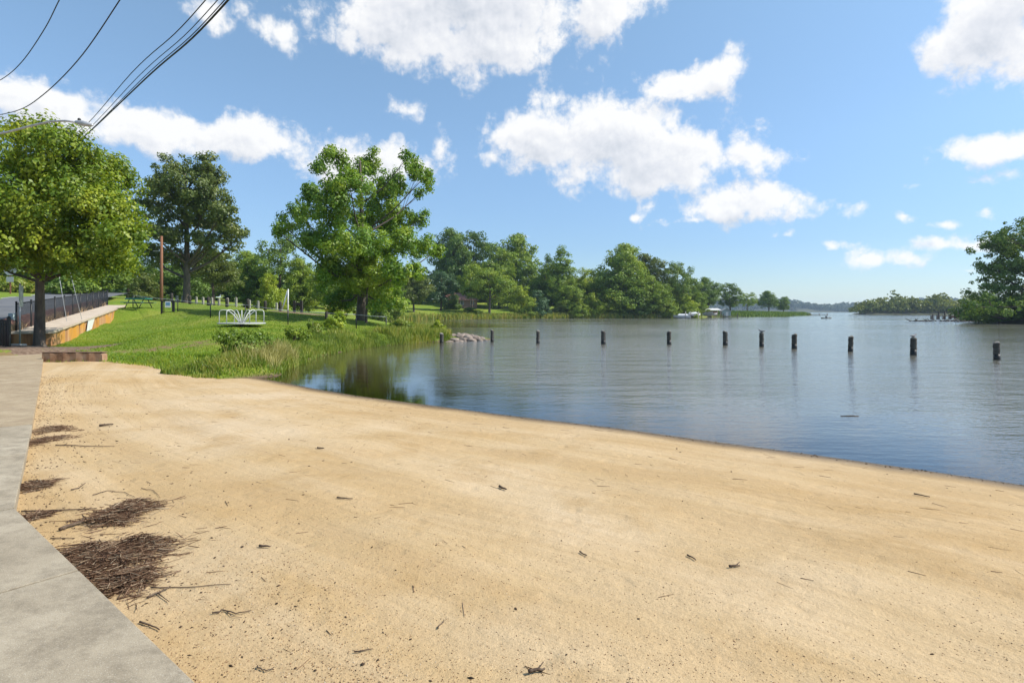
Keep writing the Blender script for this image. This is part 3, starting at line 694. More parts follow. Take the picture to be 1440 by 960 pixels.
# short turf
X, Y = scatter(420000, -42, -3, 15, 50)
pxs = CX + X / Y * F
k = (poly_sd(poly, X, Y) > .05) & (pxs > 60) & (rng.uniform(0, 1, len(X)) < np.clip((26 / Y) ** 2, 0, 1)) & (worn_fn(X, Y) < rng.uniform(.1, 1.3, len(X)))
q = np.array(R0); side = (X - R0[0]) * RN[0] + (Y - R0[1]) * RN[1]
k &= side < -.05
X, Y = X[k], Y[k]
blades('grass', X, Y, rng.uniform(.03, .10, len(X)) * (1 + .8 * sm(22, 16, Y)), LEAF['grass'], 'short green lawn grass between the rusty wall and the shore', .012, .6)
# reeds in a band along the waterside
def band(n, lo, hi, pmin, pmax, pts):
    pts = np.array(pts, float); seg = np.linalg.norm(np.diff(pts, axis=0), axis=1); cs = np.concatenate([[0], np.cumsum(seg)])
    s = rng.uniform(0, cs[-1], n); i = np.clip(np.searchsorted(cs, s) - 1, 0, len(seg) - 1); t = (s - cs[i]) / seg[i]
    p = pts[i] + (pts[i + 1] - pts[i]) * t[:, None]; d = (pts[i + 1] - pts[i]) / seg[i][:, None]
    o = rng.uniform(lo, hi, n); p = p + np.stack([-d[:, 1], d[:, 0]], 1) * o[:, None]
    return p[:, 0], p[:, 1], o, s
shore_line = [(-10.2, 16.7), (-8.6, 15.8), (-7.75, 16.6), (-7.2, 17.4), (-7.7, 19), (-8.0, 22), (-8.5, 24.4), (-8.3, 30), (-6.9, 33.9), (-5.5, 36.2), (-3.9, 37.6)]
X, Y, O, Sx = band(52000, -.15, 1.9, 0, 0, shore_line)
clump = .5 + .5 * np.sin(X * 2.3 + 1.1 * np.sin(Y * 1.7)) * np.sin(Y * 1.1 + X)
k = rng.uniform(0, 1, len(X)) < (.25 + .75 * clump) * np.clip(1.3 - O / 1.9, .2, 1)
X, Y, O, clump = X[k], Y[k], O[k], clump[k]
H = (.13 + .28 * clump) * rng.uniform(.5, 1.25, len(X)) * (.45 + .55 * sm(15.5, 19, Y))
straw = (np.sin(X * 1.1 + Y * .8) + rng.normal(0, .45, len(X))) > 1.95
blades('reeds', X[~straw], Y[~straw], H[~straw], LEAF['reed'], 'long green waterside grass between lawn and cove', .014, .55)
blades('dry_reeds', X[straw], Y[straw], H[straw] * 1.1, LEAF['straw'], 'dry yellow waterside grass mixed among the green', .012, .6)
# a tawny tussock by the bush
X = rng.normal(-7.95, .45, 5200); Y = rng.normal(19.6, .8, 5200); k = poly_sd(poly, X, Y) > .1
blades('straw_tussock', X[k], Y[k], rng.uniform(.3, .72, k.sum()), LEAF['straw'], 'pale golden tussock of dry grass behind the waterside bush', .010, .6)
# spit growth
X, Y, O, Sx = band(9000, -.2, 2.2, 0, 0, [(-6.9, 34.2), (-5.4, 36.6), (-4.2, 38.4), (-5.2, 41.5), (-7.4, 45)])
blades('spit_grass', X, Y, rng.uniform(.15, .65, len(X)), LEAF['reed'], 'tall loose grass at the root of the rock spit', .02, .5)
# far bank reeds
X, Y, O, Sx = band(15000, -.6, 1.6, 0, 0, [(-30, 138), (-22.5, 150), (-4.1, 164), (17, 170), (39, 175), (54, 181)])
k = rng.uniform(0, 1, len(X)) < .45 + .5 * np.sin(X * .5) * np.sin(X * .17 + 1)
blades('bank_reeds', X[k], Y[k], rng.uniform(.6, 1.7, k.sum()), LEAF['reed'], 'strip of yellow-green reeds along the far bank of the cove', .11, .3)
X, Y, O, Sx = band(11000, -1, 9, 0, 0, [(74, 208), (88, 219), (104, 237), (127, 263), (150, 291), (166, 318)])
blades('marsh_grass', X, Y, rng.uniform(.3, 1.1, len(X)), LEAF['deep'], 'low marsh grass on the flat point past the boathouse', .2, .3)

# leafy bushes of the near bank
def bush_here(name, label, px, d, w, h, mat, leaf, n, nl=60, lift=0):
    b = gp(px, d); b[2] += lift
    lob = [[rng.normal(0, w * .16), rng.normal(0, w * .16), h * q, w * .36 * s_, w * .36 * s_, h * .26] for q, s_ in ((.3, 1.1), (.35, 1), (.5, 1), (.62, .9), (.78, .6))]
    ms = tree_meshes(name, lob, .025, h, 5, n, w * .14, nl, leaf, twig=.5, stems=3, fork_at=.2)
    return tree_here(name, label, 'bush', b, ms, LEAF[mat], BARK)
bush_here('waterside_bush', 'dense leafy green bush at the corner of the sand and cove', 348, 18.8, 1.7, 1.0, 'mid', .08, 150)
bush_here('waterside_bush', 'thin leafy bush among the reeds by the cove, near the golden tussock', 413, 25.5, 1.0, .75, 'mid', .09, 40)
bush_here('waterside_bush', 'upright weedy bush by the cove between the tussock and the rock spit', 440, 29, 1.1, .9, 'reed', .1, 40)
bush_here('waterside_bush', 'light-green weedy bush among the low fence posts', 478, 33, 1.5, 1.1, 'bright', .11, 55)
bush_here('waterside_bush', 'light-green leafy bush at the last low fence post before the rocks', 562, 38.5, 1.9, 1.0, 'reed', .13, 60)
bush_here('waterside_bush', 'wispy bush at the root of the rock spit', 614, 40.6, 1.2, .9, 'bright', .12, 40, 36)
bush_here('garden_bush', 'yellow-green bush in the mulch bed under the large loose-crowned tree', 478, 54, 2.6, 1.6, 'reed', .2, 60)
for lab, px, d, w, h, mt in [('broad-leaved bush across the road, just past the maple trunk', 95, 62, 4.2, 2.3, 'deep'), ('paler bush across the road below the maple crown', 118, 66, 4.5, 2.0, 'mid'),
                         ('sunlit yellow-green bush on the grass bank below the stop sign', 22, 61, 4.2, 1.7, 'reed'), ('low yellow-green bush on the grass bank next to the maple trunk', 40, 63, 3.0, 1.1, 'reed')]:
    bush_here('roadside_bush', lab, px, d, w, h, mt, .28, 80, 45)

# ------------------------------------------------------------------ sidewalk
def pavement_material(name, c1, c2, c3, dark):
    m, nt = newmat(name); p = pos(nt)
    col = ramp(nt, noise(nt, p, 1.1, 6, .65), [(.3, c1), (.5, c2), (.7, c3)])
    st = nd(nt, 'ShaderNodeMapping', {'Vector': p, 'Rotation': (0, 0, R_(25)), 'Scale': (1.3, 1.6, 1)}).outputs[0]
    col = mixc(nt, math_(nt, 'MULTIPLY', ramp(nt, noise(nt, st, 2.6, 9, .78), [(.44, 0.0), (.60, 1.0)]), .62), col, dark)
    g = noise(nt, p, 190, 3, .7)
    col = mixc(nt, math_(nt, 'MULTIPLY', ramp(nt, g, [(.34, 1.0), (.46, 0.0)]), .5), col, tuple(q * .45 for q in dark))
    col = mixc(nt, math_(nt, 'MULTIPLY', ramp(nt, noise(nt, p, 120, 2, .6), [(.58, 0.0), (.68, 1.0)]), .35), col, (.62, .58, .50))
    h = math_(nt, 'ADD', math_(nt, 'MULTIPLY', noise(nt, p, 35, 5, .7), .5), math_(nt, 'MULTIPLY', g, .35))
    b = nd(nt, 'ShaderNodeBump', {'Strength': .5, 'Distance': .012, 'Height': h})
    bs = nd(nt, 'ShaderNodeBsdfPrincipled', {'Base Color': col, 'Roughness': .9, 'Specular IOR Level': .2, 'Normal': b.outputs[0]})
    finish(nt, bs.outputs[0]); return m
PAVE = pavement_material('pavement_grey', (.29, .24, .168), (.37, .312, .225), (.44, .378, .282), (.18, .148, .104))
PAVE_TAN = pavement_material('pavement_tan', (.30, .225, .14), (.37, .29, .185), (.44, .355, .24), (.24, .175, .11))
edge = [(2.6, -1.4), (-1.36, 2.45), (-4.06, 4.64), (-6.83, 8.10), (-12.4, 15.0), (-18.1, 22.0)]
def epoint(s):      # by distance along the sidewalk's beach edge
    e = np.array(edge); L = np.concatenate([[0], np.cumsum(np.linalg.norm(np.diff(e, axis=0), axis=1))])
    return np.array([np.interp(s, L, e[:, 0]), np.interp(s, L, e[:, 1])]), L
_, EL = epoint(0)
def slab(mb, a, b, na, nb, w, z=0.0, th=.16, gap=.013):
    a = np.array(a); b = np.array(b); u = (b - a) / np.linalg.norm(b - a)
    a2, b2 = a + u * gap, b - u * gap
    c2, d2 = b2 + np.array(nb) * w, a2 + np.array(na) * w
    top = [a2, b2, c2, d2]; cen = sum(top) / 4; be = .003
    v = [(*q, z - th) for q in top] + [(*q, z - be) for q in top] + [(*(q + (cen - q) / np.linalg.norm(cen - q) * be * 1.4), z) for q in top]
    f = [(8, 9, 10, 11)]
    for k in (0, 4):
        for i in range(4): f.append((k + i, k + (i + 1) % 4, k + 4 + (i + 1) % 4, k + 4 + i))
    mb.add(v, f)
joints = [0.0, 1.85, 3.7, EL[1], EL[2] - 1.77, EL[2], EL[2] + 2.25, EL[3], EL[3] + 2.2, EL[3] + 4.4, EL[3] + 6.6, EL[3] + 8.9, EL[3] + 11.1, EL[3] + 13.4, EL[3] + 15.7, EL[5]]
joints = sorted(set([round(j, 3) for j in joints if j <= EL[5]]))
n_at = {}
def left_n(s):
    a, _ = epoint(max(s - .6, 0)); b, _ = epoint(min(s + .6, EL[5])); u = (b - a) / np.linalg.norm(b - a); return np.array([-u[1], u[0]])
mg, mt = MB(), MB()
pj = []
for j in joints:
    if pj and j - pj[-1] < .5: continue
    pj.append(j)
for s0, s1 in zip(pj[:-1], pj[1:]):
    a, _ = epoint(s0); b, _ = epoint(s1)
    slab(mg if s1 < EL[3] + .1 else mt, a, b, left_n(s0), left_n(s1), 3.4)
jf = MB()
for j in pj[1:-1]:
    a, _ = epoint(j); u = epoint(min(j + .2, EL[5]))[0] - epoint(max(j - .2, 0))[0]; u /= np.linalg.norm(u); nn = left_n(j)
    jf.add([(*(a - u * .012 + nn * .01), -.012), (*(a + u * .012 + nn * .01), -.012), (*(a + u * .012 + nn * 3.4), -.012), (*(a - u * .012 + nn * 3.4), -.012)], [(0, 1, 2, 3)])
tag(jf.build('pavement_joint', surface('joint_dirt', (.03, .025, .02), (.07, .055, .04), .95, 20)), kind='structure')
tag(mg.build('pavement', PAVE), kind='structure')
tag(mt.build('pavement', PAVE_TAN), kind='structure')
# mulch bed about the maple, and bare verge beside the sidewalk
MULCH = surface('mulch', (.085, .052, .034), (.18, .12, .082), .95, 9, .9, 40, c3=(.27, .20, .14), dist=.03)
def patch(name, cx, cy, rx, ry, m, lift=.03, rz=0.0):
    rs = np.linspace(0, 1, 9); an = np.linspace(0, 2 * pi, 33)[:-1]
    V = [];
    for r in rs:
        for a in an:
            q = r * (1 + .18 * sin(3 * a + cx) + .1 * sin(7 * a)); x0, y0 = rx * q * cos(a), ry * q * sin(a)
            x, y = cx + x0 * cos(rz) - y0 * sin(rz), cy + x0 * sin(rz) + y0 * cos(rz)
            V.append((x, y, gz(x, y) + lift * (1 - r ** 3) - .02 * (r ** 6)))
    n = 32; Fq = [(i * n + k, i * n + (k + 1) % n, (i + 1) * n + (k + 1) % n, (i + 1) * n + k) for i in range(8) for k in range(n)]
    return tag(link(name, np_mesh(name, V, np.array(Fq), smooth=True), m), kind='structure')
patch('mulch_ground', -19.4, 22.5, 3.3, 1.7, MULCH, .07, .6)
patch('mulch_ground', -20.4, 55, 3.0, 2.0, MULCH, .10)

# ------------------------------------------------------------------ driftwood, straw and twigs on the sand
TWIG = surface('twig', (.035, .022, .014), (.085, .055, .036), .9, 30, .3, 80, c3=(.17, .125, .085))
STRAW = surface('dead_reed', (.075, .048, .030), (.15, .105, .07), .9, 20, .3, 80, c3=(.34, .27, .19))
def rnd_mat(name, stops, rough=.9):
    m, nt = newmat(name); a = nd(nt, 'ShaderNodeAttribute', attribute_name='rnd').outputs['Fac']
    p = nd(nt, 'ShaderNodeBsdfPrincipled', {'Base Color': ramp(nt, a, stops), 'Roughness': rough, 'Specular IOR Level': .25}); finish(nt, p.outputs[0]); return m
WRACK = rnd_mat('wrack', [(.0, (.062, .031, .018)), (.45, (.160, .090, .053)), (.78, (.25, .16, .10)), (.9, (.36, .265, .17)), (1, (.46, .37, .26))])
def sticks_np(X, Y, Z, L, A, tilt, r):
    n = len(X); u = np.stack([np.cos(A) * np.cos(tilt), np.sin(A) * np.cos(tilt), np.sin(tilt)], 1)
    s = np.stack([-np.sin(A), np.cos(A), np.zeros(n)], 1); w = np.cross(u, s)
    c = np.stack([X, Y, Z], 1); V = []
    for e, k in ((-.5, 1.0), (.5, .55)):
        for a in (0, 2.094, 4.189): V.append(c + u * (L * e)[:, None] + (s * cos(a) + w * sin(a)) * (r * k)[:, None])
    V = np.stack(V, 1).reshape(-1, 3); k = np.arange(n)[:, None] * 6
    Fq = np.concatenate([k + np.array(q) for q in ((0, 1, 4, 3), (1, 2, 5, 4), (2, 0, 3, 5))], 0)
    return V, Fq
def sand_pt(px, py):
    d = F * (EYE + .06) / (py - HZ); x = (px - CX) / F * d
    for _ in range(8):
        z = float(beach_z(np.array([x]), np.array([d]))[0]); d = F * (EYE - z) / (py - HZ); x = (px - CX) / F * d
    return np.array([x, d, z])
def twig_pile(label, blobs, n, hgt, ldir, m=None, lmax=.26):
    m = m or WRACK
    V, Fq = [], []; base = 0
    root = sand_pt(*blobs[0][:2])
    for (px, py, rx, ry, share) in blobs:
        c = sand_pt(px, py); e = sand_pt(px, py + ry); wx = rx * c[1] / F; wy = abs(c[1] - e[1])
        k = int(n * share); a = rng.uniform(0, 2 * pi, k); q = rng.uniform(0, 1, k) ** .6
        q *= 1 + .25 * np.sin(3 * a + px) + .15 * np.sin(7 * a); q = np.where(rng.uniform(0, 1, k) < (.24 if n > 1000 else .02), q * rng.uniform(.9, 2.2, k), q) * (1 + .22 * np.sin(5 * a + 2 * px))
        X = c[0] + wx * q * np.cos(a); Y = c[1] + wy * q * np.sin(a)
        Z = beach_z(X, Y) + .004 + rng.uniform(0, 1, k) * hgt * np.clip(1 - q * q, 0, 1)
        L = .02 + lmax * rng.uniform(0, 1, k) ** 1.8 * rng.uniform(.4, 1, k)
        on = np.zeros(k, bool)
        A = ldir + np.where(rng.uniform(0, 1, k) < .35, rng.uniform(0, 6.28, k), rng.normal(0, .55, k)); T_ = rng.normal(0, .13, k)
        v, f = sticks_np(X, Y, Z, L, A, T_, rng.uniform(.0012, .0042, k)); V.append(v); Fq.append(f + base); base += len(v)
    V = np.vstack(V) - root; Fq = np.vstack(Fq); tone = rng.uniform(0, 1, len(V) // 6); me = np_mesh('twig_pile', V, Fq, {'rnd': tone[Fq[:, 0] // 6]}); o = link('twig_pile', me, m); o.location = root
    return tag(o, label, 'twig pile', 'wrack piles on the sand')
twig_pile('biggest heap of brown reeds and twigs, against the bend of the sidewalk', [(150, 792, 58, 30, .5), (178, 820, 34, 26, .25), (200, 766, 40, 10, .12), (125, 778, 40, 14, .13)], 3500, .075, .3)
twig_pile('dark fan-shaped heap of reeds lying out on the sand beyond the biggest heap', [(175, 722, 32, 12, .6), (150, 735, 40, 6, .22), (190, 712, 28, 7, .18)], 1500, .07, .35)
twig_pile('small scrap of twigs touching the corner of the grey slab', [(48, 727, 18, 5, 1.0)], 520, .03, .3)
twig_pile('short dense heap of dark twigs hugging the sidewalk edge', [(48, 684, 22, 9, 1.0)], 620, .045, .4)
twig_pile('long thin streak of twigs reaching along the sidewalk edge farther from the biggest heap', [(56, 622, 18, 15, .6), (76, 604, 24, 6, .4)], 900, .05, .9)
def stick(label, pts_px, r=.006, lift=.006, fork=None):
    pts = [sand_pt(*q) for q in pts_px]; root = pts[0].copy(); b = MB()
    P2 = []
    for i in range(len(pts) - 1):
        for t in np.linspace(0, 1, 5)[: (5 if i == len(pts) - 2 else 4)]:
            q = pts[i] + (pts[i + 1] - pts[i]) * t; q = q + rng.normal(0, .004, 3); q[2] = beach_z(np.array([q[0]]), np.array([q[1]]))[0] + r + lift * .5 + rng.uniform(0, .004); P2.append(q - root)
    b.tube(P2, [r * (1 - .6 * i / len(P2)) for i in range(len(P2))], 5)
    for f in (fork or []):
        q = [sand_pt(*k) - root + np.array([0, 0, r + lift * .6]) for k in f]; b.tube(q, [r * .6] + [r * .3] * (len(q) - 1), 4)
    o = b.build('stick', TWIG); o.location = root
    return tag(o, label, 'stick', 'sticks on the sand')
for lab, pts, r, fk in [
    ('long straight dry reed lying out from the biggest heap onto bare sand', [(212, 828), (262, 826), (325, 822)], .004, None),
    ('crooked stick curving off the low corner of the biggest heap', [(208, 842), (226, 834), (240, 826)], .007, [[(222, 836), (238, 848)]]),
    ('wavy forked twig alone on the sand beyond the biggest heap', [(298, 864), (316, 859), (332, 865), (352, 860)], .005, [[(318, 860), (326, 868), (340, 870)]]),
    ('long stick stretching from the slab corner to the fan-shaped heap', [(30, 721), (75, 719), (135, 717)], .008, None),
    ('thick branch sticking out below the fan-shaped heap', [(84, 747), (110, 738), (160, 725)], .014, [[(112, 738), (118, 730)]]),
    ('arching thin stem looping over the fan-shaped heap', [(130, 697), (150, 691), (176, 693), (190, 700)], .004, None),
    ('bent stem trailing past the far side of the fan-shaped heap', [(198, 687), (215, 690), (226, 700)], .003, None),
    ('long bare twig by the far streak of twigs', [(78, 627), (118, 628), (162, 628)], .007, None),
    ('short fat stick on open sand past the far streak of twigs', [(139, 600), (160, 598)], .018, None),
    ('small stick among litter between the two heaps along the sidewalk', [(100, 690), (112, 687), (121, 680)], .006, None),
    ('short stick lying with dark twigs above the biggest heap', [(72, 758), (104, 758)], .004, None),
    ('straight pale reed poking out of the biggest heap toward the sand', [(196, 772), (236, 768), (258, 766)], .005, None),
    ('second reed poking out of the biggest heap, just under the straight pale one', [(190, 776), (222, 774), (237, 776)], .004, None),
    ('curled twig between the biggest heap and the bottom corner of the sidewalk', [(195, 876), (212, 882), (224, 888)], .006, None),
    ('short dark stick lying by itself on open sand in mid beach', [(474, 701), (496, 703)], .008, None),
    ('dark curled scrap of bark on open sand near the middle of the beach', [(702, 686), (712, 690)], .014, None),
    ('small knotted twig farther up the middle of the beach', [(446, 631), (456, 632)], .012, None),
    ('dark scrap of bark between the fan-shaped heap and mid beach', [(366, 769), (379, 771)], .010, None),
    ('thin short stick on the open sand below mid beach', [(816, 777), (826, 784)], .006, None),
    ('small slanting stick lying just beyond the forked scrap of bark', [(968, 782), (979, 789)], .007, None),
    ('forked scrap of bark lying on the wide open sand', [(1026, 799), (1041, 797)], .009, [[(1034, 798), (1040, 792)]]),
    ('thin stick on the sand near the waterline', [(1286, 696), (1308, 700)], .008, None),
    ('crumpled dark stick at the foot of the picture in the middle of the sand', [(744, 948), (766, 944)], .010, [[(752, 947), (760, 940), (764, 934)]]),
    ('short twig near the foot of the picture by the gravelly sand', [(616, 884), (624, 874)], .004, None),
    ('short stick near the foot of the picture beside the sidewalk gravel', [(500, 918), (524, 914)], .004, None),
    ('thin curved twig in the gravel at the end of the sidewalk edge', [(362, 938), (372, 944), (384, 942)], .004, None),
    ('slim twig floating on the calm water close to the beach', [(1182, 585), (1206, 585)], .012, None)]:
    o = stick(lab, pts, r, fork=fk)
    if 'floating' in lab:
        a = at_level(1182, 585); o.location = a; b = MB(); b.tube([(0, 0, .002), (.2, .01, .006), (.34, .0, .004)], [.007, .007, .004], 6); o.data = b.build('stick', TWIG).data
        for q in [q for q in COL.objects if q.data == o.data and q != o]: bpy.data.objects.remove(q)
# litter: bits of bark, crushed reed and small stones, thickest along the sidewalk
def bits(name, X, Y, s, mats, label, cat):
    Z = beach_z(X, Y) + s * .25; n = len(X)
    V0 = np.array([(1, 0, 0), (-1, 0, 0), (0, 1, 0), (0, -1, 0), (0, 0, 1), (0, 0, -1)], float); F0 = np.array([(0, 2, 4), (2, 1, 4), (1, 3, 4), (3, 0, 4), (2, 0, 5), (1, 2, 5), (3, 1, 5), (0, 3, 5)])
    a = rng.uniform(0, 2 * pi, n); sx = s * rng.uniform(.6, 1.6, n); sy = s * rng.uniform(.4, 1.0, n); sz = s * rng.uniform(.3, .7, n)
    v = V0[None] * rng.uniform(.7, 1.2, (n, 6, 1)) * np.stack([sx, sy, sz], 1)[:, None, :]
    x = v[..., 0] * np.cos(a)[:, None] - v[..., 1] * np.sin(a)[:, None]; y = v[..., 0] * np.sin(a)[:, None] + v[..., 1] * np.cos(a)[:, None]
    V = np.stack([x + X[:, None], y + Y[:, None], v[..., 2] + Z[:, None]], -1).reshape(-1, 3)
    Fq = (np.arange(n)[:, None, None] * 6 + F0[None]).reshape(-1, 3)
    tag(link(name, np_mesh(name, V, Fq, {'rnd': np.repeat(rng.uniform(0, 1, n), 8)}), mats), label, cat, None, 'stuff')
def rnd_mat(name, stops, rough=.9):
    m, nt = newmat(name); a = nd(nt, 'ShaderNodeAttribute', attribute_name='rnd').outputs['Fac']
    p = nd(nt, 'ShaderNodeBsdfPrincipled', {'Base Color': ramp(nt, a, stops), 'Roughness': rough, 'Specular IOR Level': .25}); finish(nt, p.outputs[0]); return m
PEB = rnd_mat('pebble', [(.0, (.07, .04, .025)), (.4, (.24, .13, .065)), (.75, (.50, .35, .19)), (1, (.60, .50, .36))])
BIT = rnd_mat('bark_bit', [(.0, (.025, .016, .010)), (.6, (.075, .048, .03)), (1, (.16, .11, .07))])
n = 52000; d = 2.3 * (9.0 / 2.3) ** (rng.uniform(0, 1, n) ** 1.3); px = rng.uniform(60, 1440, n); X = (px - CX) / F * d; Y = d
gp2 = .5 + .5 * np.sin(X * 1.9 + 2 * np.sin(Y * 1.3)) * np.sin(Y * 2.7 + X)
k = rng.uniform(0, 1, n) < np.clip(.03 + .35 * gp2 * sm(5.2, 3.2, Y) + .95 * np.exp(-np.abs(px - 420 - 30 * np.sin(Y * 3)) / 220) * sm(6.0, 2.8, Y) + .2 * np.exp(-((X + 2.0 + .3 * Y - 1.2) / .35) ** 2), 0, 1)
e = np.array(edge)
X, Y = X[k], Y[k]
bits('gravel', X, Y, rng.uniform(.0016, .0052, len(X)), PEB, 'fine gravel scattered over the sand, thickest by the sidewalk', 'gravel')
n = 2600; s = rng.uniform(EL[1] - 1, EL[4], n); q = np.array([epoint(v)[0] for v in s]); nn = np.array([left_n(v) for v in s])
off = rng.exponential(.42, n); X = q[:, 0] - nn[:, 0] * off; Y = q[:, 1] - nn[:, 1] * off
X2, Y2 = scatter(500, -10, 6, 2.6, 13); k2 = shore_sd(X2, Y2) > .6; X = np.concatenate([X, X2[k2]]); Y = np.concatenate([Y, Y2[k2]])
n = 420; Xs, Ys = scatter(n, -9, 7, 2.6, 13); k2 = (shore_sd(Xs, Ys) > .25); Xs, Ys = Xs[k2], Ys[k2]
v, f_ = sticks_np(Xs, Ys, beach_z(Xs, Ys) + .003, rng.uniform(.03, .16, len(Xs)), -.55 + rng.normal(0, .55, len(Xs)), rng.normal(0, .03, len(Xs)), rng.uniform(.0012, .003, len(Xs)))
tone = rng.uniform(0, .9, len(Xs)); tag(link('straw', np_mesh('straw', v, f_, {'rnd': tone[f_[:, 0] // 6]}), WRACK), 'thin bits of dead reed strewn over the open sand', 'litter', None, 'stuff')
n = 1300; Xw = rng.uniform(-8, 9, n); Yw = np.interp(Xw, sh[:, 0], sh[:, 1]) - np.abs(rng.normal(.07, .07, n) + .05 * np.sin(Xw * 3)) / .84
X = np.concatenate([X, Xw]); Y = np.concatenate([Y, Yw])
bits('litter', X, Y, rng.uniform(.003, .016, len(X)) * rng.uniform(.4, 1, len(X)), BIT, 'bits of bark and crushed reed strewn over the sand', 'litter')

# ------------------------------------------------------------------ rusty retaining wall with its concrete walkway
def rust_material():
    m, nt = newmat('rust_wall'); v = objco(nt)
    st = nd(nt, 'ShaderNodeMapping', {'Vector': v, 'Scale': (1, 1, .12)}).outputs[0]
    f = noise(nt, st, 1.9, 5, .65)
    col = ramp(nt, f, [(.28, (.10, .045, .025)), (.42, (.33, .15, .06)), (.55, (.48, .26, .11)), (.72, (.50, .36, .22))])
    col = mixc(nt, ramp(nt, noise(nt, v, .55, 3, .6), [(.47, 0.0), (.57, .8)]), col, (.58, .27, .02))
    b = nd(nt, 'ShaderNodeBump', {'Strength': .5, 'Distance': .02, 'Height': noise(nt, v, 22, 5, .7)})
    p = nd(nt, 'ShaderNodeBsdfPrincipled', {'Base Color': col, 'Roughness': .85, 'Normal': b.outputs[0]}); finish(nt, p.outputs[0]); return m
RUST = rust_material()
def pt(t, off, z): a = along(t, off); return np.array([a[0], a[1], z])
wl = empty('retaining_wall', pt(0, 0, .0), 'long rust-stained sheet-pile wall carrying the concrete walkway beside the lawn', 'wall')
base = np.array(wl.location)
b = MB(); n = 62; TL = 27.4; vs = []
prof = []
for i in range(n + 1):
    t = TL * i / n; o = -.02 + (.06 if i % 4 in (1, 2) else 0.0)          # corrugated sheet piling
    prof.append((t, o))
for (t, o) in prof:
    vs.append(pt(t, -o, walk_z(t) - 1.3) - base); vs.append(pt(t, -o, walk_z(t) - .09) - base)
b.add(vs, [(2 * i, 2 * i + 2, 2 * i + 3, 2 * i + 1) for i in range(n)])
e0 = [pt(0, 0.02, -.6) - base, pt(0, 1.4, -.6) - base, pt(0, 1.4, walk_z(0) - .09) - base, pt(0, .02, walk_z(0) - .09) - base]
b.add(e0, [(0, 1, 2, 3)])
b.build('sheet_piling', RUST, wl)
b = MB()
for i in range(9):                                                            # coping slabs of the walkway
    t0, t1 = TL * i / 9 + (.012 if i else -.12), TL * (i + 1) / 9 - .012
    q = [pt(t0, -.1, walk_z(t0)) - base, pt(t1, -.1, walk_z(t1)) - base, pt(t1, 1.42, walk_z(t1)) - base, pt(t0, 1.42, walk_z(t0)) - base]
    lo = [k - np.array([0, 0, .11]) for k in q]
    b.add(q + lo, [(0, 1, 2, 3), (7, 6, 5, 4), (0, 4, 5, 1), (1, 5, 6, 2), (2, 6, 7, 3), (3, 7, 4, 0)])
b.build('walkway', surface('walkway_concrete', (.36, .28, .20), (.50, .41, .31), .9, 1.5, .4, 50, c3=(.56, .48, .38)), wl)
b = MB(); q = [pt(8.4, -.066, walk_z(8.4) - .80), pt(10.3, -.066, walk_z(10.3) - .72), pt(11.4, -.066, walk_z(11.4) - .10), pt(9.0, -.066, walk_z(9.0) - .10)]
b.add([k - base for k in q], [(0, 1, 2, 3)]); o = b.build('paint_patch', WHITE_P, wl); tag(o, 'white painted patch on the rust')
# low rusty wall at the end of the sand
lw = empty('low_wall', (-14.95, 19.35, 0), 'low weathered rusty wall between the end of the sidewalk and the lawn', 'wall')
b = MB(); vs = []; k = 14
for i in range(k + 1):
    x = -.95 + 2.05 * i / k; y = .02 * sin(i * 2.1); zt = .20 + .012 * sin(i * 1.7) - (.0 if i < k else .03)
    vs += [(x, y - .11, -.5), (x, y - .11, zt - .02), (x, y - .08, zt), (x, y + .14, zt), (x, y + .16, -.5)]
fs = []
for i in range(k):
    for j in range(4): fs.append((5 * i + j, 5 * i + 5 + j, 5 * i + 6 + j, 5 * i + 1 + j))
fs += [(0, 1, 2, 3, 4), tuple(5 * k + j for j in (4, 3, 2, 1, 0))]
b.add(vs, fs).build('wall_body', surface('stained_concrete', (.16, .075, .04), (.33, .19, .105), .9, 3.2, .7, 24, c3=(.42, .30, .20), dist=.03), lw)
b = MB(); b.box((.06, .02, .218), (2.05, .26, .03), bev=.008).build('cap', surface('cap_timber', (.12, .07, .045), (.24, .15, .095), .9, 6, .5, 30), lw)
st = empty('step_block', P(22, 486, 23.0), 'short pale concrete block on the mulch near the maple trunk', 'block')
b = MB(); b.box((0, 0, -.03), (.62, .35, .2), bev=.02).build('block', CONC, st)

# brick-red bank, road and roadside
def ribbon(name, ts, offs, zf, m, skirt=.5, kind=True):
    V = []; no = len(offs)
    for t in ts:
        for o in offs: V.append(pt(t, o, zf(t, o)))
    Fq = [(i * no + j, (i + 1) * no + j, (i + 1) * no + j + 1, i * no + j + 1) for i in range(len(ts) - 1) for j in range(no - 1)]
    me = np_mesh(name, np.array(V), np.array(Fq), smooth=True); o = link(name, me, m)
    if kind: tag(o, kind='structure')
    return o
ts = np.arange(-24, 62.1, 1.0)
REDB = surface('red_bank', (.085, .036, .026), (.17, .075, .055), .95, 3, .5, 20, c3=(.26, .16, .10))
ribbon('verge', np.arange(-24, 30, .5), [1.41, 1.46, 1.7, 1.95, 2.2, 2.35], lambda t, o: np.interp(o, [1.4, 1.46, 2.1, 2.35], [walk_z(t) - .5, walk_z(t) + .02, road_z(t) + .01, road_z(t) - .05]) + (.02 * sin(t * 5 + o * 9) if 1.5 < o < 2.3 else 0), REDB)
ASPH = surface('asphalt', (.085, .088, .094), (.125, .128, .134), .9, 1.2, .4, 60, c3=(.155, .155, .158))
ribbon('road', ts, [2.2, 3.2, 5.2, 7.2, 9.3], lambda t, o: road_z(t) - .004 * abs(o - 5.6), ASPH)
b = MB()
for off in (2.42, 9.08):
    for t in np.arange(-24, 62, 2.0): pass
LINE = surface('road_paint', (.62, .60, .55), (.74, .72, .68), .8, 6, .2)
ribbon('road_marking', ts, [8.95, 9.06], lambda t, o: road_z(t) - .004 * abs(o - 5.6) + .006, LINE)
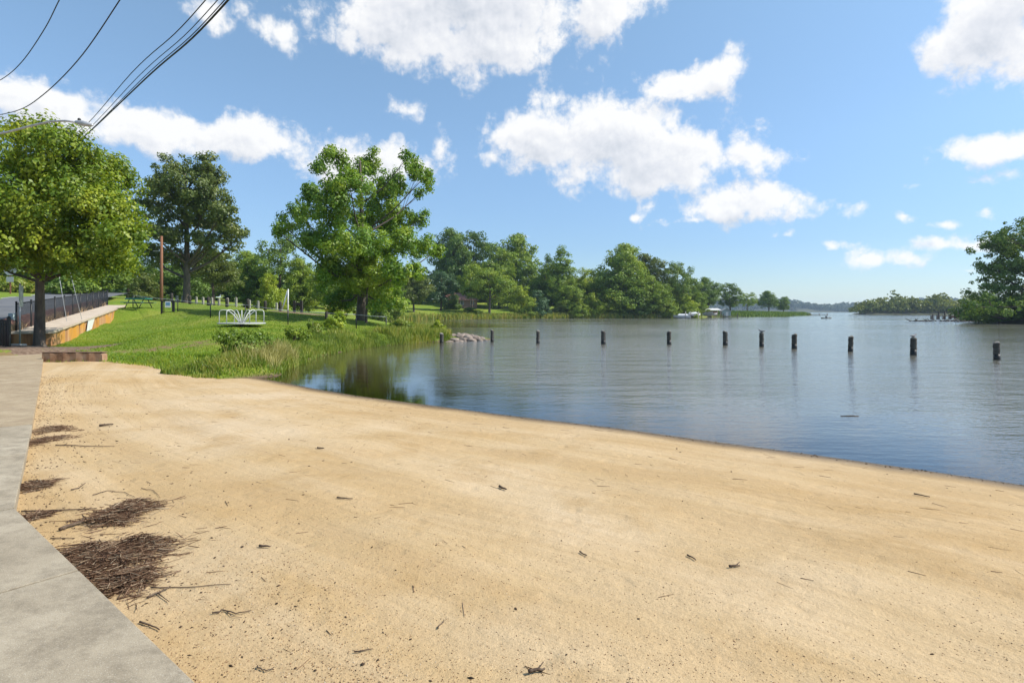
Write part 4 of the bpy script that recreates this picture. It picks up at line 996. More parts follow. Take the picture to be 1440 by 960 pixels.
# cross road beyond the crest
def strip(name, pts, w, m, lift):
    pts = np.array(pts, float); V = []
    for i, p in enumerate(pts):
        d = pts[min(i + 1, len(pts) - 1)] - pts[max(i - 1, 0)]; d /= np.linalg.norm(d); nn = np.array([-d[1], d[0]])
        for s in (-.5, -.17, .17, .5):
            q = p + nn * w * s; V.append((q[0], q[1], gz(*q) + lift))
    Fq = [(4 * i + j, 4 * i + 4 + j, 4 * i + 5 + j, 4 * i + 1 + j) for i in range(len(pts) - 1) for j in range(3)]
    return tag(link(name, np_mesh(name, np.array(V), np.array(Fq), smooth=True), m), kind='structure')
strip('road', [(x, 80 + 8 * sm(-62, -30, x)) for x in np.arange(-75, -18, 1.5)], 6.0, surface('pale_road', (.26, .255, .25), (.36, .35, .34), .9, 1.5, .3), .10)
# black chain-link fence along the walkway
def chain_link(mb, A, B, zA, zB, h, cell, r):
    """diamond mesh between two ground points; each wire a thin three-sided bar"""
    A = np.array(A); B = np.array(B); L = np.linalg.norm(B - A); u = (B - A) / L
    def q(s, z): k = A + u * s; return np.array([k[0], k[1], zA + (zB - zA) * s / L + z])
    for sg in (1, -1):
        s = -h
        while s < L + h:
            s0, s1 = s, s + h; z0, z1 = (0, h) if sg > 0 else (h, 0)
            a, c = max(s0, 0), min(s1, L)
            if c - a > cell * .3:
                za = z0 + (z1 - z0) * (a - s0) / h; zc = z0 + (z1 - z0) * (c - s0) / h
                mb.tube([q(a, za), q(c, zc)], r, 3, cap=False, smooth=False)
            s += cell
fe = empty('chain_link_fence', pt(.3, 1.3, walk_z(.3)), 'tall black chain-link fence running between the concrete walkway and the road', 'fence')
base = np.array(fe.location); FT = 28.0; FH = 1.22
m_ = MB(); A = along(.3, 1.3); B = along(FT, 1.3)
chain_link(m_, A, B, walk_z(.3), walk_z(FT), FH, .085, .0042); m_.v = [tuple(np.array(q) - base) for q in m_.v]
m_.build('wire_mesh', BLACK, fe)
b = MB(); b.tube([pt(.3, 1.3, walk_z(.3) + FH) - base, pt(FT, 1.3, walk_z(FT) + FH) - base], .024, 6); b.build('top_rail', BLACK, fe)
for t in np.linspace(.3, FT, 12):
    b = MB(); a = pt(t, 1.3, walk_z(t)) - base
    b.tube([a - np.array([0, 0, .3]), a + np.array([0, 0, FH + .06])], .038, 8)
    b.tube([a + np.array([0, 0, FH + .055]), a + np.array([0, 0, FH + .09]), a + np.array([0, 0, FH + .11])], [.048, .042, .012], 8)
    b.build('post', BLACK, fe)
# dead grass tufts at its foot
t = rng.uniform(0, 27, 5000); o = rng.normal(1.5, .09, 5000); k = (np.sin(t * 1.3) + np.sin(t * .7 + 2) + rng.normal(0, .6, 5000)) > .3
q = np.array([pt(a, c, walk_z(a)) for a, c in zip(t[k], o[k])])
blades('dry_grass', q[:, 0], q[:, 1], rng.uniform(.1, .42, len(q)), surface('hay', (.36, .24, .13), (.48, .35, .21), .95, 3, .1), 'tufts of dead tan grass along the foot of the black fence', .015, .8, z=q[:, 2])
# short black panel fence at the picture's edge
pf = empty('picket_fence', P(-8, 487, 21.6), 'short black picket fence panel by the sidewalk end at the edge of the picture', 'fence')
bz = np.array(pf.location); pf.location.z = .05
for x in (-1.3, .55):
    b = MB(); b.box((x, 0, .65), (.09, .09, 1.34), bev=.008); b.add([(x - .06, -.06, 1.32), (x + .06, -.06, 1.32), (x + .06, .06, 1.32), (x - .06, .06, 1.32), (x, 0, 1.39)], [(0, 1, 4), (1, 2, 4), (2, 3, 4), (3, 0, 4), (3, 2, 1, 0)]); b.build('post', BLACK, pf)
b = MB()
for z in (.18, 1.05, 1.2): b.box((-.375, 0, z), (1.76, .035, .045))
b.build('rails', BLACK, pf)
b = MB()
for i in range(17): b.box((-1.22 + i * .104, .0, .66), (.055, .05, 1.16))
b.build('pickets', BLACK, pf)

# ------------------------------------------------------------------ signs, poles and wires
sp = empty('edge_on_sign', P(28, 488, 24.6), 'narrow grey sign seen almost edge-on next to the maple trunk', 'sign', rz=R_(114))
h0 = 1.6 - 50 / 800 * 24.6
b = MB(); b.tube([(0, 0, -.2), (0, 0, 2.75)], .032, 8).build('post', GALV, sp)
b = MB(); b.box((0, -.04, 2.2), (.46, .012, .92), bev=.004).build('panel', GALV, sp)
ss = empty('stop_sign', P(14, 416, 55), 'back of a grey octagonal sign with a smaller plate under it on a brown post', 'sign', rz=R_(8))
ss.location.z = float(road_z(38)) - .2
b = MB(); b.box((0, .05, 1.2), (.10, .07, 3.6)).build('post', WOOD_RED, ss)
def ngon(b, c, r, n, th, ph=0.0):
    v = []
    for y in (-th / 2, th / 2):
        for k in range(n): v.append((c[0] + r * cos(ph + 2 * pi * k / n), c[1] + y, c[2] + r * sin(ph + 2 * pi * k / n)))
    b.add(v, [tuple(range(n)), tuple(range(2 * n - 1, n - 1, -1))] + [(k, n + k, n + (k + 1) % n, (k + 1) % n) for k in range(n)])
b = MB(); ngon(b, (0, .0, 2.75), .62, 8, .02, pi / 8); b.build('octagon_panel', GALV, ss)
b = MB(); b.box((0, 0, 1.75), (.62, .02, .5), bev=.005).build('plate', GALV, ss)
bx = empty('utility_box', P(17, 466, 27.5), 'small pale blue-grey box on a thin post behind the black picket fence', 'box')
b = MB(); b.box((0, 0, .62), (.22, .18, .52), bev=.02).build('cabinet', surface('bluegrey', (.30, .40, .42), (.42, .50, .52), .5), bx)
b = MB(); b.tube([(0, 0, -.7), (0, 0, .4)], .03, 8).build('post', BLACK, bx)

def pole(name, label, loc, h, r, m, cat='pole', **kw):
    e = empty(name, loc, label, cat, **kw); b = MB()
    b.tube([(0, 0, -.6), (0, 0, h * .5), (.02, 0, h)], [r, r * .88, r * .72], 12).build('shaft', m, e); return e
up = pole('utility_pole', 'wooden utility pole standing hidden behind the maple trunk and crown', (-30.0, 36, 1.6), 11.4, .15, WOOD_DARK)
b = MB(); b.box((.0, 0, 10.6), (2.4, .1, .12), rz=R_(28)); b.build('crossarm', WOOD_DARK, up)
for s in (-1.05, -.45, .45, 1.05):
    b = MB(); b.tube([(s * cos(R_(28)), s * sin(R_(28)), 10.66), (s * cos(R_(28)), s * sin(R_(28)), 10.74), (s * cos(R_(28)), s * sin(R_(28)), 10.82)], [.03, .06, .03], 8); b.build('insulator', GALV, up)
q = gp(227, 69)
rp = pole('utility_pole', 'slim red-brown wooden pole before the tall oak', q, (1.6 + 106 / 800 * 69) - q[2], .19, WOOD_RED)
b = MB(); b.box((-.45, 0, 6.1), (1.1, .1, .1)); b.build('bracket', WOOD_GREY, rp)
# wires
def wire(label, pts, r, group='overhead wires'):
    p = [np.array(q) for q in pts]; root = p[-1].copy()
    n = 40; tt = np.linspace(0, len(p) - 1, n); out = []
    for t in tt:                                                       # Catmull-Rom through the surveyed points
        i = min(int(t), len(p) - 2); f = t - i
        a, b_, c, d = p[max(i - 1, 0)], p[i], p[i + 1], p[min(i + 2, len(p) - 1)]
        out.append(.5 * ((2 * b_) + (c - a) * f + (2 * a - 5 * b_ + 4 * c - d) * f * f + (3 * b_ - a - 3 * c + d) * f ** 3) - root)
    mb = MB(); mb.tube(out, r, 6); o = mb.build('overhead_wire', CABLE); o.location = root
    return tag(o, label, 'wire', group)
pole_top = lambda s, dz=0: np.array([-30.0 + s * cos(R_(28)), 36 + s * sin(R_(28)), 1.6 + 10.82 + dz])
def run(x_top, x_low, y_low, s, r, label, dz=0.0, zq=0.0):
    a = P(x_top, -2, 12.5); m1 = P(x_low + (x_top - x_low) * .48, y_low * .52 + zq, 18.2); c = P(x_low, y_low, 28.5)
    far = a + (a - m1) * 1.9 + np.array([0, 0, 1.3]); wire(label, [far, a, m1, c, pole_top(s, dz)], r)
run(291, 97, 193, -1.05, .012, 'thin overhead wire, uppermost of the bundle running to the maple', zq=-3)
run(308, 100, 199, -.45, .010, 'thin overhead wire, second in the bundle running to the maple', zq=-1)
run(318, 102, 203, .45, .011, 'thin overhead wire close above the thick cable of the bundle')
run(323, 101, 206, 1.05, .022, 'thick black overhead cable, lowest of the bundle running to the maple', zq=1)
near_pole = np.array([-14.9, 15.2])
wire('steep lone wire sagging down to the picture edge nearest the top corner', [P(250, -300, 7.2), P(120, -70, 9.2), P(84, -1, 10.4), P(62, 42, 11.6), P(30, 88, 13.2), P(0, 113, 14.6), P(-45, 133, 15.4)], .009)
wire('sagging lone wire crossing above the left cloud to the picture edge', [P(320, -260, 7.4), P(215, -75, 9.0), P(168, 1, 10.0), P(112, 82, 11.4), P(60, 134, 13.0), P(20, 157, 14.4), P(-45, 168, 15.4)], .010)
for lab, a, z in (('pale steel guy wire slanting from the maple crown down to the walkway', P(117, 455, 33.0), .0), ('thinner steel guy wire slanting behind the maple trunk', P(97, 470, 31.0), -.4)):
    g = MB(); root = np.array(a); root[2] -= .05
    top = np.array([-29.9, 36.0, 11.8 + z]); g.tube([np.zeros(3), (top - root) * .5, top - root], .013, 6)
    o = g.build('guy_wire', GALV); o.location = root; tag(o, lab, 'guy wire')
# street lamp: the pole stands just outside the picture
lp = empty('street_lamp', (near_pole[0], near_pole[1], 0), 'grey cobra-head street lamp reaching over the top of the maple', 'street lamp')
L0 = np.array(lp.location)
b = MB(); b.tube([(0, 0, -.5), (0, 0, 4), (0, 0, 9.2)], [.15, .13, .11], 12).build('shaft', WOOD_DARK, lp)
b = MB(); arm = [P(q[0], q[1], q[2]) - L0 for q in ((-58, 196, 15.2), (-20, 191, 15.2), (10, 186, 15.2), (40, 178, 15.2), (70, 171, 15.2), (92, 170, 15.2), (110, 172.5, 15.2))]
b.tube(arm, .028, 8).build('arm', GALV, lp)
a = P(106, 171.5, 15.2) - L0; c = P(131, 176.5, 15.2) - L0; u = c - a
b = MB(); b.tube([a, a + u * .15, a + u * .4, a + u * .8, c], [.03, .06, .075, .055, .02], 10); b.build('lamp_head', GALV, lp)
b = MB(); q = a + u * .22; b.tube([q + np.array([0, 0, .05]), q + np.array([0, 0, .10]), q + np.array([0, 0, .12])], [.04, .04, .015], 8); b.build('photocell', BLACK, lp)

# ------------------------------------------------------------------ pilings in the water, and gulls
PILE = surface('pile_wood', (.028, .026, .022), (.085, .080, .066), .9, 4, .7, 26, stretch=(1, 1, .18), dist=.02)
WETW = surface('wet_wood', (.006, .006, .005), (.016, .015, .012), .5, 5, .5, 26)
ALGAE = surface('weathered_top', (.13, .12, .10), (.26, .24, .20), .9, 8, .6, 30)
def piling(px, top, bot, wpx, label, lean=0.0):
    a = at_level(px, bot); d = a[1]; h = (bot - top) / F * d; r = wpx / F * d / 2
    e = empty('piling', a, label, 'piling', 'old wooden pilings standing in the water'); e.rotation_euler = (rng.normal(0, .012), lean * 1.6, rng.uniform(0, 6))
    b = MB(); k = 9; pts = [(.008 * sin(i * 1.3), .008 * cos(i * 1.9), h * .30 + h * .68 * i / k) for i in range(k + 1)]
    b.tube(pts, [r * (1 + .05 * sin(i * 2.3)) for i in range(k + 1)], 14).build('shaft', PILE, e)
    b = MB(); b.tube([(0, 0, -2.2), (0, 0, h * .1), (0, 0, h * .34)], [r * 1.02, r * 1.05, r * .99], 14).build('waterline_band', WETW, e)
    b = MB(); b.tube([(.006, 0, h * .95), (.012, .004, h * .985), (.02, .01, h)], [r * 1.02, r * 1.0, r * .72], 9).build('top', ALGAE, e)
    return a + np.array([0, 0, h]), e
tops = {}
for key, px, top, bot, w, lab, ln in [
    ('a', 621, 469, 482, 5.5, 'short piling standing right in front of the rock spit', 0), ('b', 692, 464, 481, 4.5, 'thin dark piling just off the tip of the rock spit', .01),
    ('c', 756.5, 465, 483, 5, 'dark piling in open water, next after the one off the rock spit tip', -.02), ('d', 848.5, 465.5, 484, 6.5, 'piling with a greenish side, standing below the great round tree clump', .0),
    ('e', 941, 466, 484.5, 6, 'dark piling standing below the tall open tree at the end of the clump', .02), ('f', 1020, 466, 485.5, 6.5, 'piling standing below the dark tree just past the boathouse', -.01),
    ('g', 1071, 468, 487.5, 6, 'piling with a gull standing on it below the low marsh point', .01), ('h', 1117, 470, 490.5, 7, 'thick piling straight below the wooded hill on the horizon', .0),
    ('i', 1196, 473, 494.5, 6.5, 'piling between the kayak and the gull-topped piling nearest the ruined dock', -.015), ('j', 1284.5, 475.5, 499.5, 8, 'thick whitish-topped piling with a small gull, nearest to the ruined dock', .01),
    ('k', 1402, 481.5, 506, 8, 'last piling of the row, alone near the edge by the overhanging dark tree', .02)]:
    tops[key], _ = piling(px, top, bot, w, lab, ln)
GULL = surface('gull_plumage', (.05, .05, .055), (.24, .24, .25), .8, 9, .1, c3=(.5, .5, .48))
def gull(label, at, rz, s=1.0):
    e = empty('gull', at, label, 'gull', rz=rz); e.scale = (s, s, s)
    b = MB()
    b.tube([(-.26, 0, .13), (-.17, 0, .125), (-.08, 0, .115), (.02, 0, .115), (.09, 0, .14), (.125, 0, .185), (.15, 0, .215), (.175, 0, .215), (.19, 0, .212)],
           [.008, .028, .052, .066, .055, .034, .036, .030, .010], 12)
    b.tube([(.02, .058, .13), (-.1, .05, .135), (-.22, .02, .14)], [.03, .03, .006], 8); b.tube([(.02, -.058, .13), (-.1, -.05, .135), (-.22, -.02, .14)], [.03, .03, .006], 8)
    b.build('body', GULL, e)
    b = MB(); b.tube([(.185, 0, .212), (.215, 0, .208), (.232, 0, .202)], [.009, .006, .002], 6); b.build('beak', surface('beak', (.4, .25, .05), (.5, .3, .06)), e)
    for y in (.022, -.022):
        b = MB(); b.tube([(.02, y, .08), (.015, y, .004)], .005, 5); b.tube([(.01, y, .004), (.05, y, .003)], [.008, .012], 5); b.build('leg', BLACK, e)
gull('small gull facing sideways on the piling below the low marsh point', tops['g'], 2.9, .85)
gull('small gull perched on the thick whitish-topped piling', tops['j'], .3, .85)

# ------------------------------------------------------------------ rocks
def rock(label, loc, s, seed, group, m=ROCK):
    import bmesh
    bm = bmesh.new(); bmesh.ops.create_icosphere(bm, subdivisions=3, radius=1.0)
    r = np.random.default_rng(seed); pl = r.normal(0, 1, (11, 3)); pl /= np.linalg.norm(pl, axis=1, keepdims=True); off = r.uniform(.62, .95, 11)
    for v in bm.verts:
        p = np.array(v.co)
        for n_, o_ in zip(pl, off):
            q = p @ n_
            if q > o_: p = p - n_ * (q - o_) * .9
        p *= 1 + .03 * sin(7 * p[0] + seed) * cos(6 * p[1])
        v.co = Vector(p * np.array(s))
    me = bpy.data.meshes.new('rock'); bm.to_mesh(me); bm.free()
    o = link('rock', me, m); o.location = [float(q) for q in loc]; o.rotation_euler = (r.uniform(-.2, .2), r.uniform(-.2, .2), r.uniform(0, 6.3))
    return tag(o, label, 'rock', group)
i = 0
for px, py, d, s in [(628, 474, 38.2, .42), (637, 471, 38.8, .36), (640, 477, 37.6, .40), (648, 472, 38.6, .48), (652, 477.5, 37.8, .42), (659, 474, 38.3, .46), (664, 478, 37.8, .40), (669, 474, 38.7, .42),
                     (674, 478, 38.2, .38), (676, 475, 39, .34), (682, 478.5, 38.6, .30), (687, 480, 38.5, .22), (645, 480, 37.3, .34), (632, 480, 37.1, .34), (656, 481, 37.4, .32), (621, 473, 38.8, .34), (613, 473, 39.2, .30), (667, 481, 37.7, .26),
                     (655, 471, 39.4, .4), (664, 472, 39.6, .36), (645, 470, 39.5, .36)]:
    i += 1; rock('pinkish-tan boulder heaped in the low rock spit between cove and open water', P(px, py + 1.5, d), (s * 1.05, s * .8, s * .52), i, 'boulders of the rock spit')
for px, py, s, lab in [(331, 524.5, .17, 'flat tan stone at the foot of the waterside bush, nearer the lawn'), (341, 526, .13, 'rounded tan stone at the foot of the waterside bush, in the middle of three'), (347, 527, .12, 'small tan stone at the foot of the waterside bush, nearest the water')]:
    a = sand_pt(px, py + 2); i += 1; rock(lab, a + np.array([0, -.15, s * .35]), (s * 1.5, s, s * .8), i, 'stones at the waterside bush')
for px, d, s, lab in [(532, 34.6, .34, 'brown rock at the waterline under the reeds before the spit'), (545, 35.2, .30, 'dark rock at the waterline under the reeds, nearer the spit')]:
    a = gp(px, d); a[2] = WATER + .06; i += 1; rock(lab, a, (s * 1.5, s, s * .6), i, 'rocks under the reeds', surface('rock_brown', (.07, .045, .03), (.20, .13, .09), .9, 3, .8, 14))
for px, d, s in [(826, 174.5, .9), (838, 174.8, .8), (850, 175.2, 1.0), (925, 178.5, .9), (940, 179, 1.0)]:
    a = gp(px, d); a[2] = WATER + .25; i += 1; rock('pale boulder at the far waterline below the great round clump', a, (s * 1.6, s, s * .8), i, 'boulders on the far bank')

# ------------------------------------------------------------------ merry-go-round
g = gp(340, 33.0); mgr = empty('merry_go_round', g, 'pale grey playground merry-go-round with curved handrails on the lawn', 'merry-go-round', rz=.26)
b = MB(); Rm = 1.28
b.tube([(0, 0, .15), (0, 0, .155), (0, 0, .215), (0, 0, .22)], [Rm - .03, Rm, Rm, Rm - .02], 40, smooth=False); b.build('platform', GREYP, mgr)
b = MB(); b.tube([(0, 0, -.2), (0, 0, .16)], .11, 12).build('pivot', BLACK, mgr)
for k in range(6):
    a = 2 * pi * k / 6; u = np.array([cos(a), sin(a), 0]); b = MB(); z = lambda r_, h_: u * r_ + np.array([0, 0, h_])
    b.tube([z(1.19, .22), z(1.19, .80), z(1.16, .90), z(1.06, .955), z(.85, .955), z(.66, .88), z(.46, .70), z(.28, .46), z(.12, .23)], .027, 8); b.build('handrail', GREYP, mgr)
b = MB(); b.tube([(0, 0, .22), (0, 0, .955)], .03, 8); b.tube([(0, 0, .22), (0, 0, .27)], .12, 12); b.build('centre_post', GREYP, mgr)

# ------------------------------------------------------------------ picnic table, notice, low fence, bollards, poles
q = gp(195, 46); tb = empty('picnic_table', q, 'green picnic table on the grass past the end of the rusty wall', 'table', rz=-.12)
b = MB()
for y in (-.31, -.155, 0, .155, .31): b.box((0, y, .74), (1.8, .14, .09), bev=.01)
b.build('table_top', GREEN_P, tb)
for s in (-1, 1):
    b = MB()
    for y in (.62, .77): b.box((0, s * y, .45), (1.8, .135, .045), bev=.008)
    b.build('seat', GREEN_P, tb)
for x in (-.62, .62):
    b = MB(); b.tube([(x, -.72, -.03), (x, -.22, .71)], .032, 8); b.tube([(x, .72, -.03), (x, .22, .71)], .032, 8); b.tube([(x, -.8, .41), (x, .8, .41)], .03, 8); b.build('leg_frame', BLACK, tb)
q = gp(235.5, 42.5); nb = empty('notice_board', q, 'black gate posts holding a small white and blue notice on the lawn', 'notice board', rz=.1)
for x in (-.40, .42):
    b = MB(); b.box((x, 0, .45), (.11 if x < 0 else .16, .12, 1.0), bev=.01); b.build('post', BLACK, nb)
b = MB(); b.tube([(-.38, 0, .85), (.4, 0, .85)], .022, 6); b.tube([(-.38, 0, .12), (.4, 0, .12)], .022, 6); b.tube([(-.26, .02, -.05), (-.26, .02, .92)], .03, 6); b.build('rails', BLACK, nb)
b = MB(); b.box((.06, -.05, .66), (.40, .02, .46), bev=.004).build('panel', WHITE_P, nb)
b = MB(); b.box((.06, -.062, .70), (.30, .006, .24)).build('blue_field', surface('notice_blue', (.12, .26, .42), (.18, .33, .5), .5), nb)
# low fence across the lawn down to the water
fp = [(187, 47, 1.05), (250, 43, .95), (296, 38.5, .98), (345, 38.2, .98), (405, 38, .98), (459, 38, .98), (501, 38, .98), (543, 37.6, 1.05)]
q0 = gp(*fp[0][:2]); lf = empty('low_wire_fence', q0, 'low black wire fence with thin posts crossing the lawn behind the merry-go-round', 'fence'); base = np.array(lf.location)
pp = [gp(px, d) for px, d, h in fp]
for p, (px, d, h) in zip(pp, fp):
    b = MB(); b.tube([p - base - np.array([0, 0, .2]), p - base + np.array([0, 0, h])], .034, 8).build('post', BLACK, lf)
w_ = MB(); tr_ = MB()
for (p, (_, _, h1)), (r_, (_, _, h2)) in zip(list(zip(pp, fp))[:-1], list(zip(pp, fp))[1:]):
    chain_link(w_, p[:2], r_[:2], p[2] + .04, r_[2] + .04, min(h1, h2) - .1, .17, .003)
    md = (p + r_) / 2; hm = (h1 + h2) / 2 - .03
    tr_.tube([p + np.array([0, 0, h1 - .03]), (p + r_) / 2 + np.array([0, 0, hm - .03]), r_ + np.array([0, 0, h2 - .03])], .016, 6)
for mb_ in (w_, tr_): mb_.v = [tuple(np.array(v) - base) for v in mb_.v]
w_.build('wire_mesh', BLACK, lf); tr_.build('top_rail', GALV, lf)
q = gp(459, 37.6); gp_ = empty('fence_post', q, 'short thick wooden post standing among the thin fence posts near the water', 'post')
b = MB(); b.tube([(0, 0, -.2), (0, 0, 1.0), (0, 0, 1.06)], [.11, .10, .07], 10).build('shaft', WOOD_DARK, gp_)
# dark timber bollards in the shade, pale square posts beyond them
for px, d, h, lab in [(241.5, 62, 1.0, 'dark stumpy bollard on the grass, first of its row, just past the notice'), (267, 62, .9, 'dark stumpy bollard on the grass under the trunk of the tall oak'), (293, 61, .9, 'dark stumpy bollard on the grass past the oak trunk, third of its row'),
                      (319, 60, .9, 'dark stumpy bollard on the grass above the merry-go-round, near side'), (348.5, 59, 1.0, 'dark stumpy bollard on the grass above the merry-go-round, far side'), (373, 58.5, .95, 'dark stumpy bollard on the grass just before the white leaning pole'), (394, 57, 1.0, 'dark stumpy bollard at the foot of the white leaning pole')]:
    q = gp(px, d); e = empty('bollard', q, lab, 'bollard', 'dark bollards across the lawn', rz=rng.uniform(0, 1))
    b = MB(); b.tube([(0, 0, -.2), (0, 0, h * .95), (0, 0, h)], [.155, .15, .12], 12).build('shaft', WOOD_DARK, e)
    b = MB(); b.tube([(0, 0, h), (0, 0, h + .012)], [.115, .09], 12).build('cut_top', WOOD_GREY, e)
for px, h, lab in [(249, .9, 'pale square post beside the road, first of its row, close to the dark bollard'), (257, .9, 'pale square post beside the road, just before the oak trunk'), (276, .95, 'pale square post beside the road, first one past the oak trunk'), (285.5, .95, 'pale square post beside the road, second one past the oak trunk'),
               (298, 1.0, 'pale square post beside the road, third one past the oak trunk'), (308, 1.0, 'pale square post beside the road, fourth one past the oak trunk'), (320, 1.1, 'pale square post beside the road above the near side of the merry-go-round'), (332, 1.25, 'tallest pale square post beside the road'),
               (351, 1.05, 'pale square post beside the road just past the tallest one'), (363, 1.0, 'pale square post beside the road before the small bright tree'), (389, .95, 'pale square post beside the road next to the white leaning pole')]:
    q = gp(px, 78.5); e = empty('square_post', q, lab, 'post', 'pale posts along the road')
    b = MB(); b.box((0, 0, h / 2 - .1), (.24, .24, h + .2), bev=.02).build('shaft', WOOD_GREY, e)
    b = MB(); b.add([(-.13, -.13, h), (.13, -.13, h), (.13, .13, h), (-.13, .13, h), (0, 0, h + .08)], [(0, 1, 4), (1, 2, 4), (2, 3, 4), (3, 0, 4), (3, 2, 1, 0)]).build('cap', WOOD_GREY, e)
q = gp(405, 56); e = pole('light_pole', 'white upright pole on the lawn with a second pole leaning against it', q, 2.3, .07, WHITE_P)
q2 = gp(395.5, 56) - q
e = empty('leaning_pole', gp(395.5, 56), 'white pole leaning at a slant against the white upright pole', 'pole')
b = MB(); b.tube([(0, 0, -.1), (.62, .02, 2.1)], .06, 8).build('shaft', WHITE_P, e)
pole('light_pole', 'slim pale pole behind the trunk side of the large loose-crowned tree', gp(473.5, 62), 2.7, .065, WOOD_GREY)
for px, d, h, lab in [(419, 57, 1.25, 'pair of dark timbers forming a rough frame in the mulch bed')]:
    q = gp(px, d); e = empty('timber_frame', q, lab, 'frame')
    for x in (-.35, .35):
        b = MB(); b.box((x, 0, h / 2 - .1), (.22, .2, h + .2), bev=.02).build('post', WOOD_DARK, e)
    b = MB(); b.box((0, -.02, h * .72), (.9, .1, .32), bev=.02).build('board', WOOD_DARK, e)

# ------------------------------------------------------------------ buildings across the cove
BRICK = surface('house_brick', (.24, .13, .10), (.36, .22, .17), .9, 6, .3, 50)
ROOF = surface('roof_shingle', (.22, .105, .08), (.33, .17, .13), .9, 5, .4, 30)
GLASS = surface('window_glass', (.03, .035, .04), (.06, .07, .08), .1, 4, .0)
def house(label, px, d, w, dep, hw, hr, rz, wall, roof, name='house', ridge_x=True):
    q = gp(px, d); e = empty(name, q, label, 'house', rz=rz)
    b = MB(); b.box((0, 0, hw / 2 - .5), (w, dep, hw + 1)); b.add([(-w / 2, -dep / 2 + .01, hw), (-w / 2, dep / 2 - .01, hw), (-w / 2, 0, hw + hr - .08)], [(0, 2, 1)]); b.add([(w / 2, -dep / 2 + .01, hw), (w / 2, dep / 2 - .01, hw), (w / 2, 0, hw + hr - .08)], [(0, 1, 2)]); b.build('wall', wall, e)
    b = MB(); ov = .5
    for s in (-1, 1):
        lo = [(-w / 2 - ov, s * (dep / 2 + ov), hw - .25), (w / 2 + ov, s * (dep / 2 + ov), hw - .25), (w / 2 + ov, 0, hw + hr), (-w / 2 - ov, 0, hw + hr)]
        up_ = [(x, y, z + .16) for x, y, z in lo]
        b.add(lo + up_, [(0, 1, 2, 3), (7, 6, 5, 4), (0, 4, 5, 1), (1, 5, 6, 2), (2, 6, 7, 3), (3, 7, 4, 0)])
    b.build('roof', roof, e)
    n = int(w // 2.6)
    for i in range(n):
        x = -w / 2 + (i + .5) * w / n; f = MB(); hx, hz, yy = .5, .65, -dep / 2 - .03
        for c, s in (((x, yy, 1.5 + hz), (1.1, .08, .09)), ((x, yy, 1.5 - hz), (1.1, .1, .09)), ((x - hx, yy, 1.5), (.09, .08, 1.21)), ((x + hx, yy, 1.5), (.09, .08, 1.21)), ((x, yy, 1.5), (.05, .06, 1.21))): f.box(c, s)
        fr = f.build('window', WHITE_P, e); g2 = MB(); g2.box((x, yy + .015, 1.5), (.92, .02, 1.21)).build('pane', GLASS, fr)
    c = MB(); c.box((w * .25, .6, hw + hr * .8), (.8, .6, 1.8)).build('chimney', BRICK, e)
    return e
house('low brick house with a reddish roof half hidden among trees across the cove', 648, 192, 10, 8, 2.5, 2.2, .2, BRICK, ROOF)
# boathouse
SIDING = surface('pale_siding', (.50, .49, .46), (.68, .67, .64), .8, 4, .2)
DOCKW = surface('dock_timber', (.12, .095, .07), (.26, .21, .16), .9, 5, .4, 20)
q = np.array([(997 - CX) / F * 206, 206, WATER]); bh = empty('boathouse', q, 'open boathouse with a pale roof on posts at the far waterline', 'boathouse', rz=-.15)
b = MB(); w, dp = 7.6, 6
for s in (-1, 1):
    lo = [(-w / 2, s * (dp / 2), 2.35), (w / 2, s * (dp / 2), 2.35), (w / 2 - .9, s * .9, 3.0), (-w / 2 + .9, s * .9, 3.0)]; up_ = [(x, y, z + .12) for x, y, z in lo]
    b.add(lo + up_, [(0, 1, 2, 3), (7, 6, 5, 4), (0, 4, 5, 1), (1, 5, 6, 2), (2, 6, 7, 3), (3, 7, 4, 0)])
b.box((0, 0, 3.07), (w - 1.8, 1.85, .1)); b.build('roof', SIDING, bh)
for x in (-3.5, -1.2, 1.2, 3.5):
    for y in (-2.7, 2.7):
        b = MB(); b.tube([(x, y, -2), (x, y, 2.36)], .12, 8).build('post', DOCKW, bh)
b = MB(); b.box((0, 2.4, 1.3), (6.6, .12, 1.5)); b.build('back_wall', surface('brown_boards', (.20, .085, .055), (.32, .15, .10), .9, 3, .3), bh)
b = MB(); b.box((0, -2.6, .45), (9.5, 1.2, .14)); b.build('deck', DOCKW, bh)
bs = empty('shed', np.array([(1020 - CX) / F * 212, 212, WATER + .5]), 'small grey-green gabled shed on the waterside past the boathouse', 'shed', rz=-.1)
b = MB(); b.box((0, 0, .7), (3.2, 3, 1.8)); b.add([(-1.6, -1.49, 1.6), (1.6, -1.49, 1.6), (0, -1.49, 2.5)], [(0, 1, 2)]); b.build('wall', surface('shed_boards', (.22, .28, .27), (.32, .38, .36), .8), bs)
b = MB()
for s in (-1, 1):
    lo = [(s * 1.8, -1.8, 1.5), (s * 1.8, 1.8, 1.5), (0, 1.8, 2.6), (0, -1.8, 2.6)]; up_ = [(x, y, z + .1) for x, y, z in lo]
    b.add(lo + up_, [(0, 1, 2, 3), (7, 6, 5, 4), (0, 4, 5, 1), (1, 5, 6, 2), (2, 6, 7, 3), (3, 7, 4, 0)])
b.build('roof', GALV, bs)
b = MB(); b.box((.2, -1.52, .5), (.9, .05, 1.6)).build('door', SIDING, bs)
dk = empty('dock', np.array([(990 - CX) / F * 181, 181, WATER]), 'long low timber dock in front of the boathouse', 'dock', rz=.05)
b = MB()
for i in range(44): b.box((-7.5 + i * .44, 0, .55), (.40, 1.6, .08))
b.build('deck', DOCKW, dk)
for x in (-7, -4, -1, 2, 6, 10.5):
    b = MB(); b.tube([(x, -.75, -2), (x, -.75, 1.35)], .13, 8).build('pile', WOOD_DARK, dk)
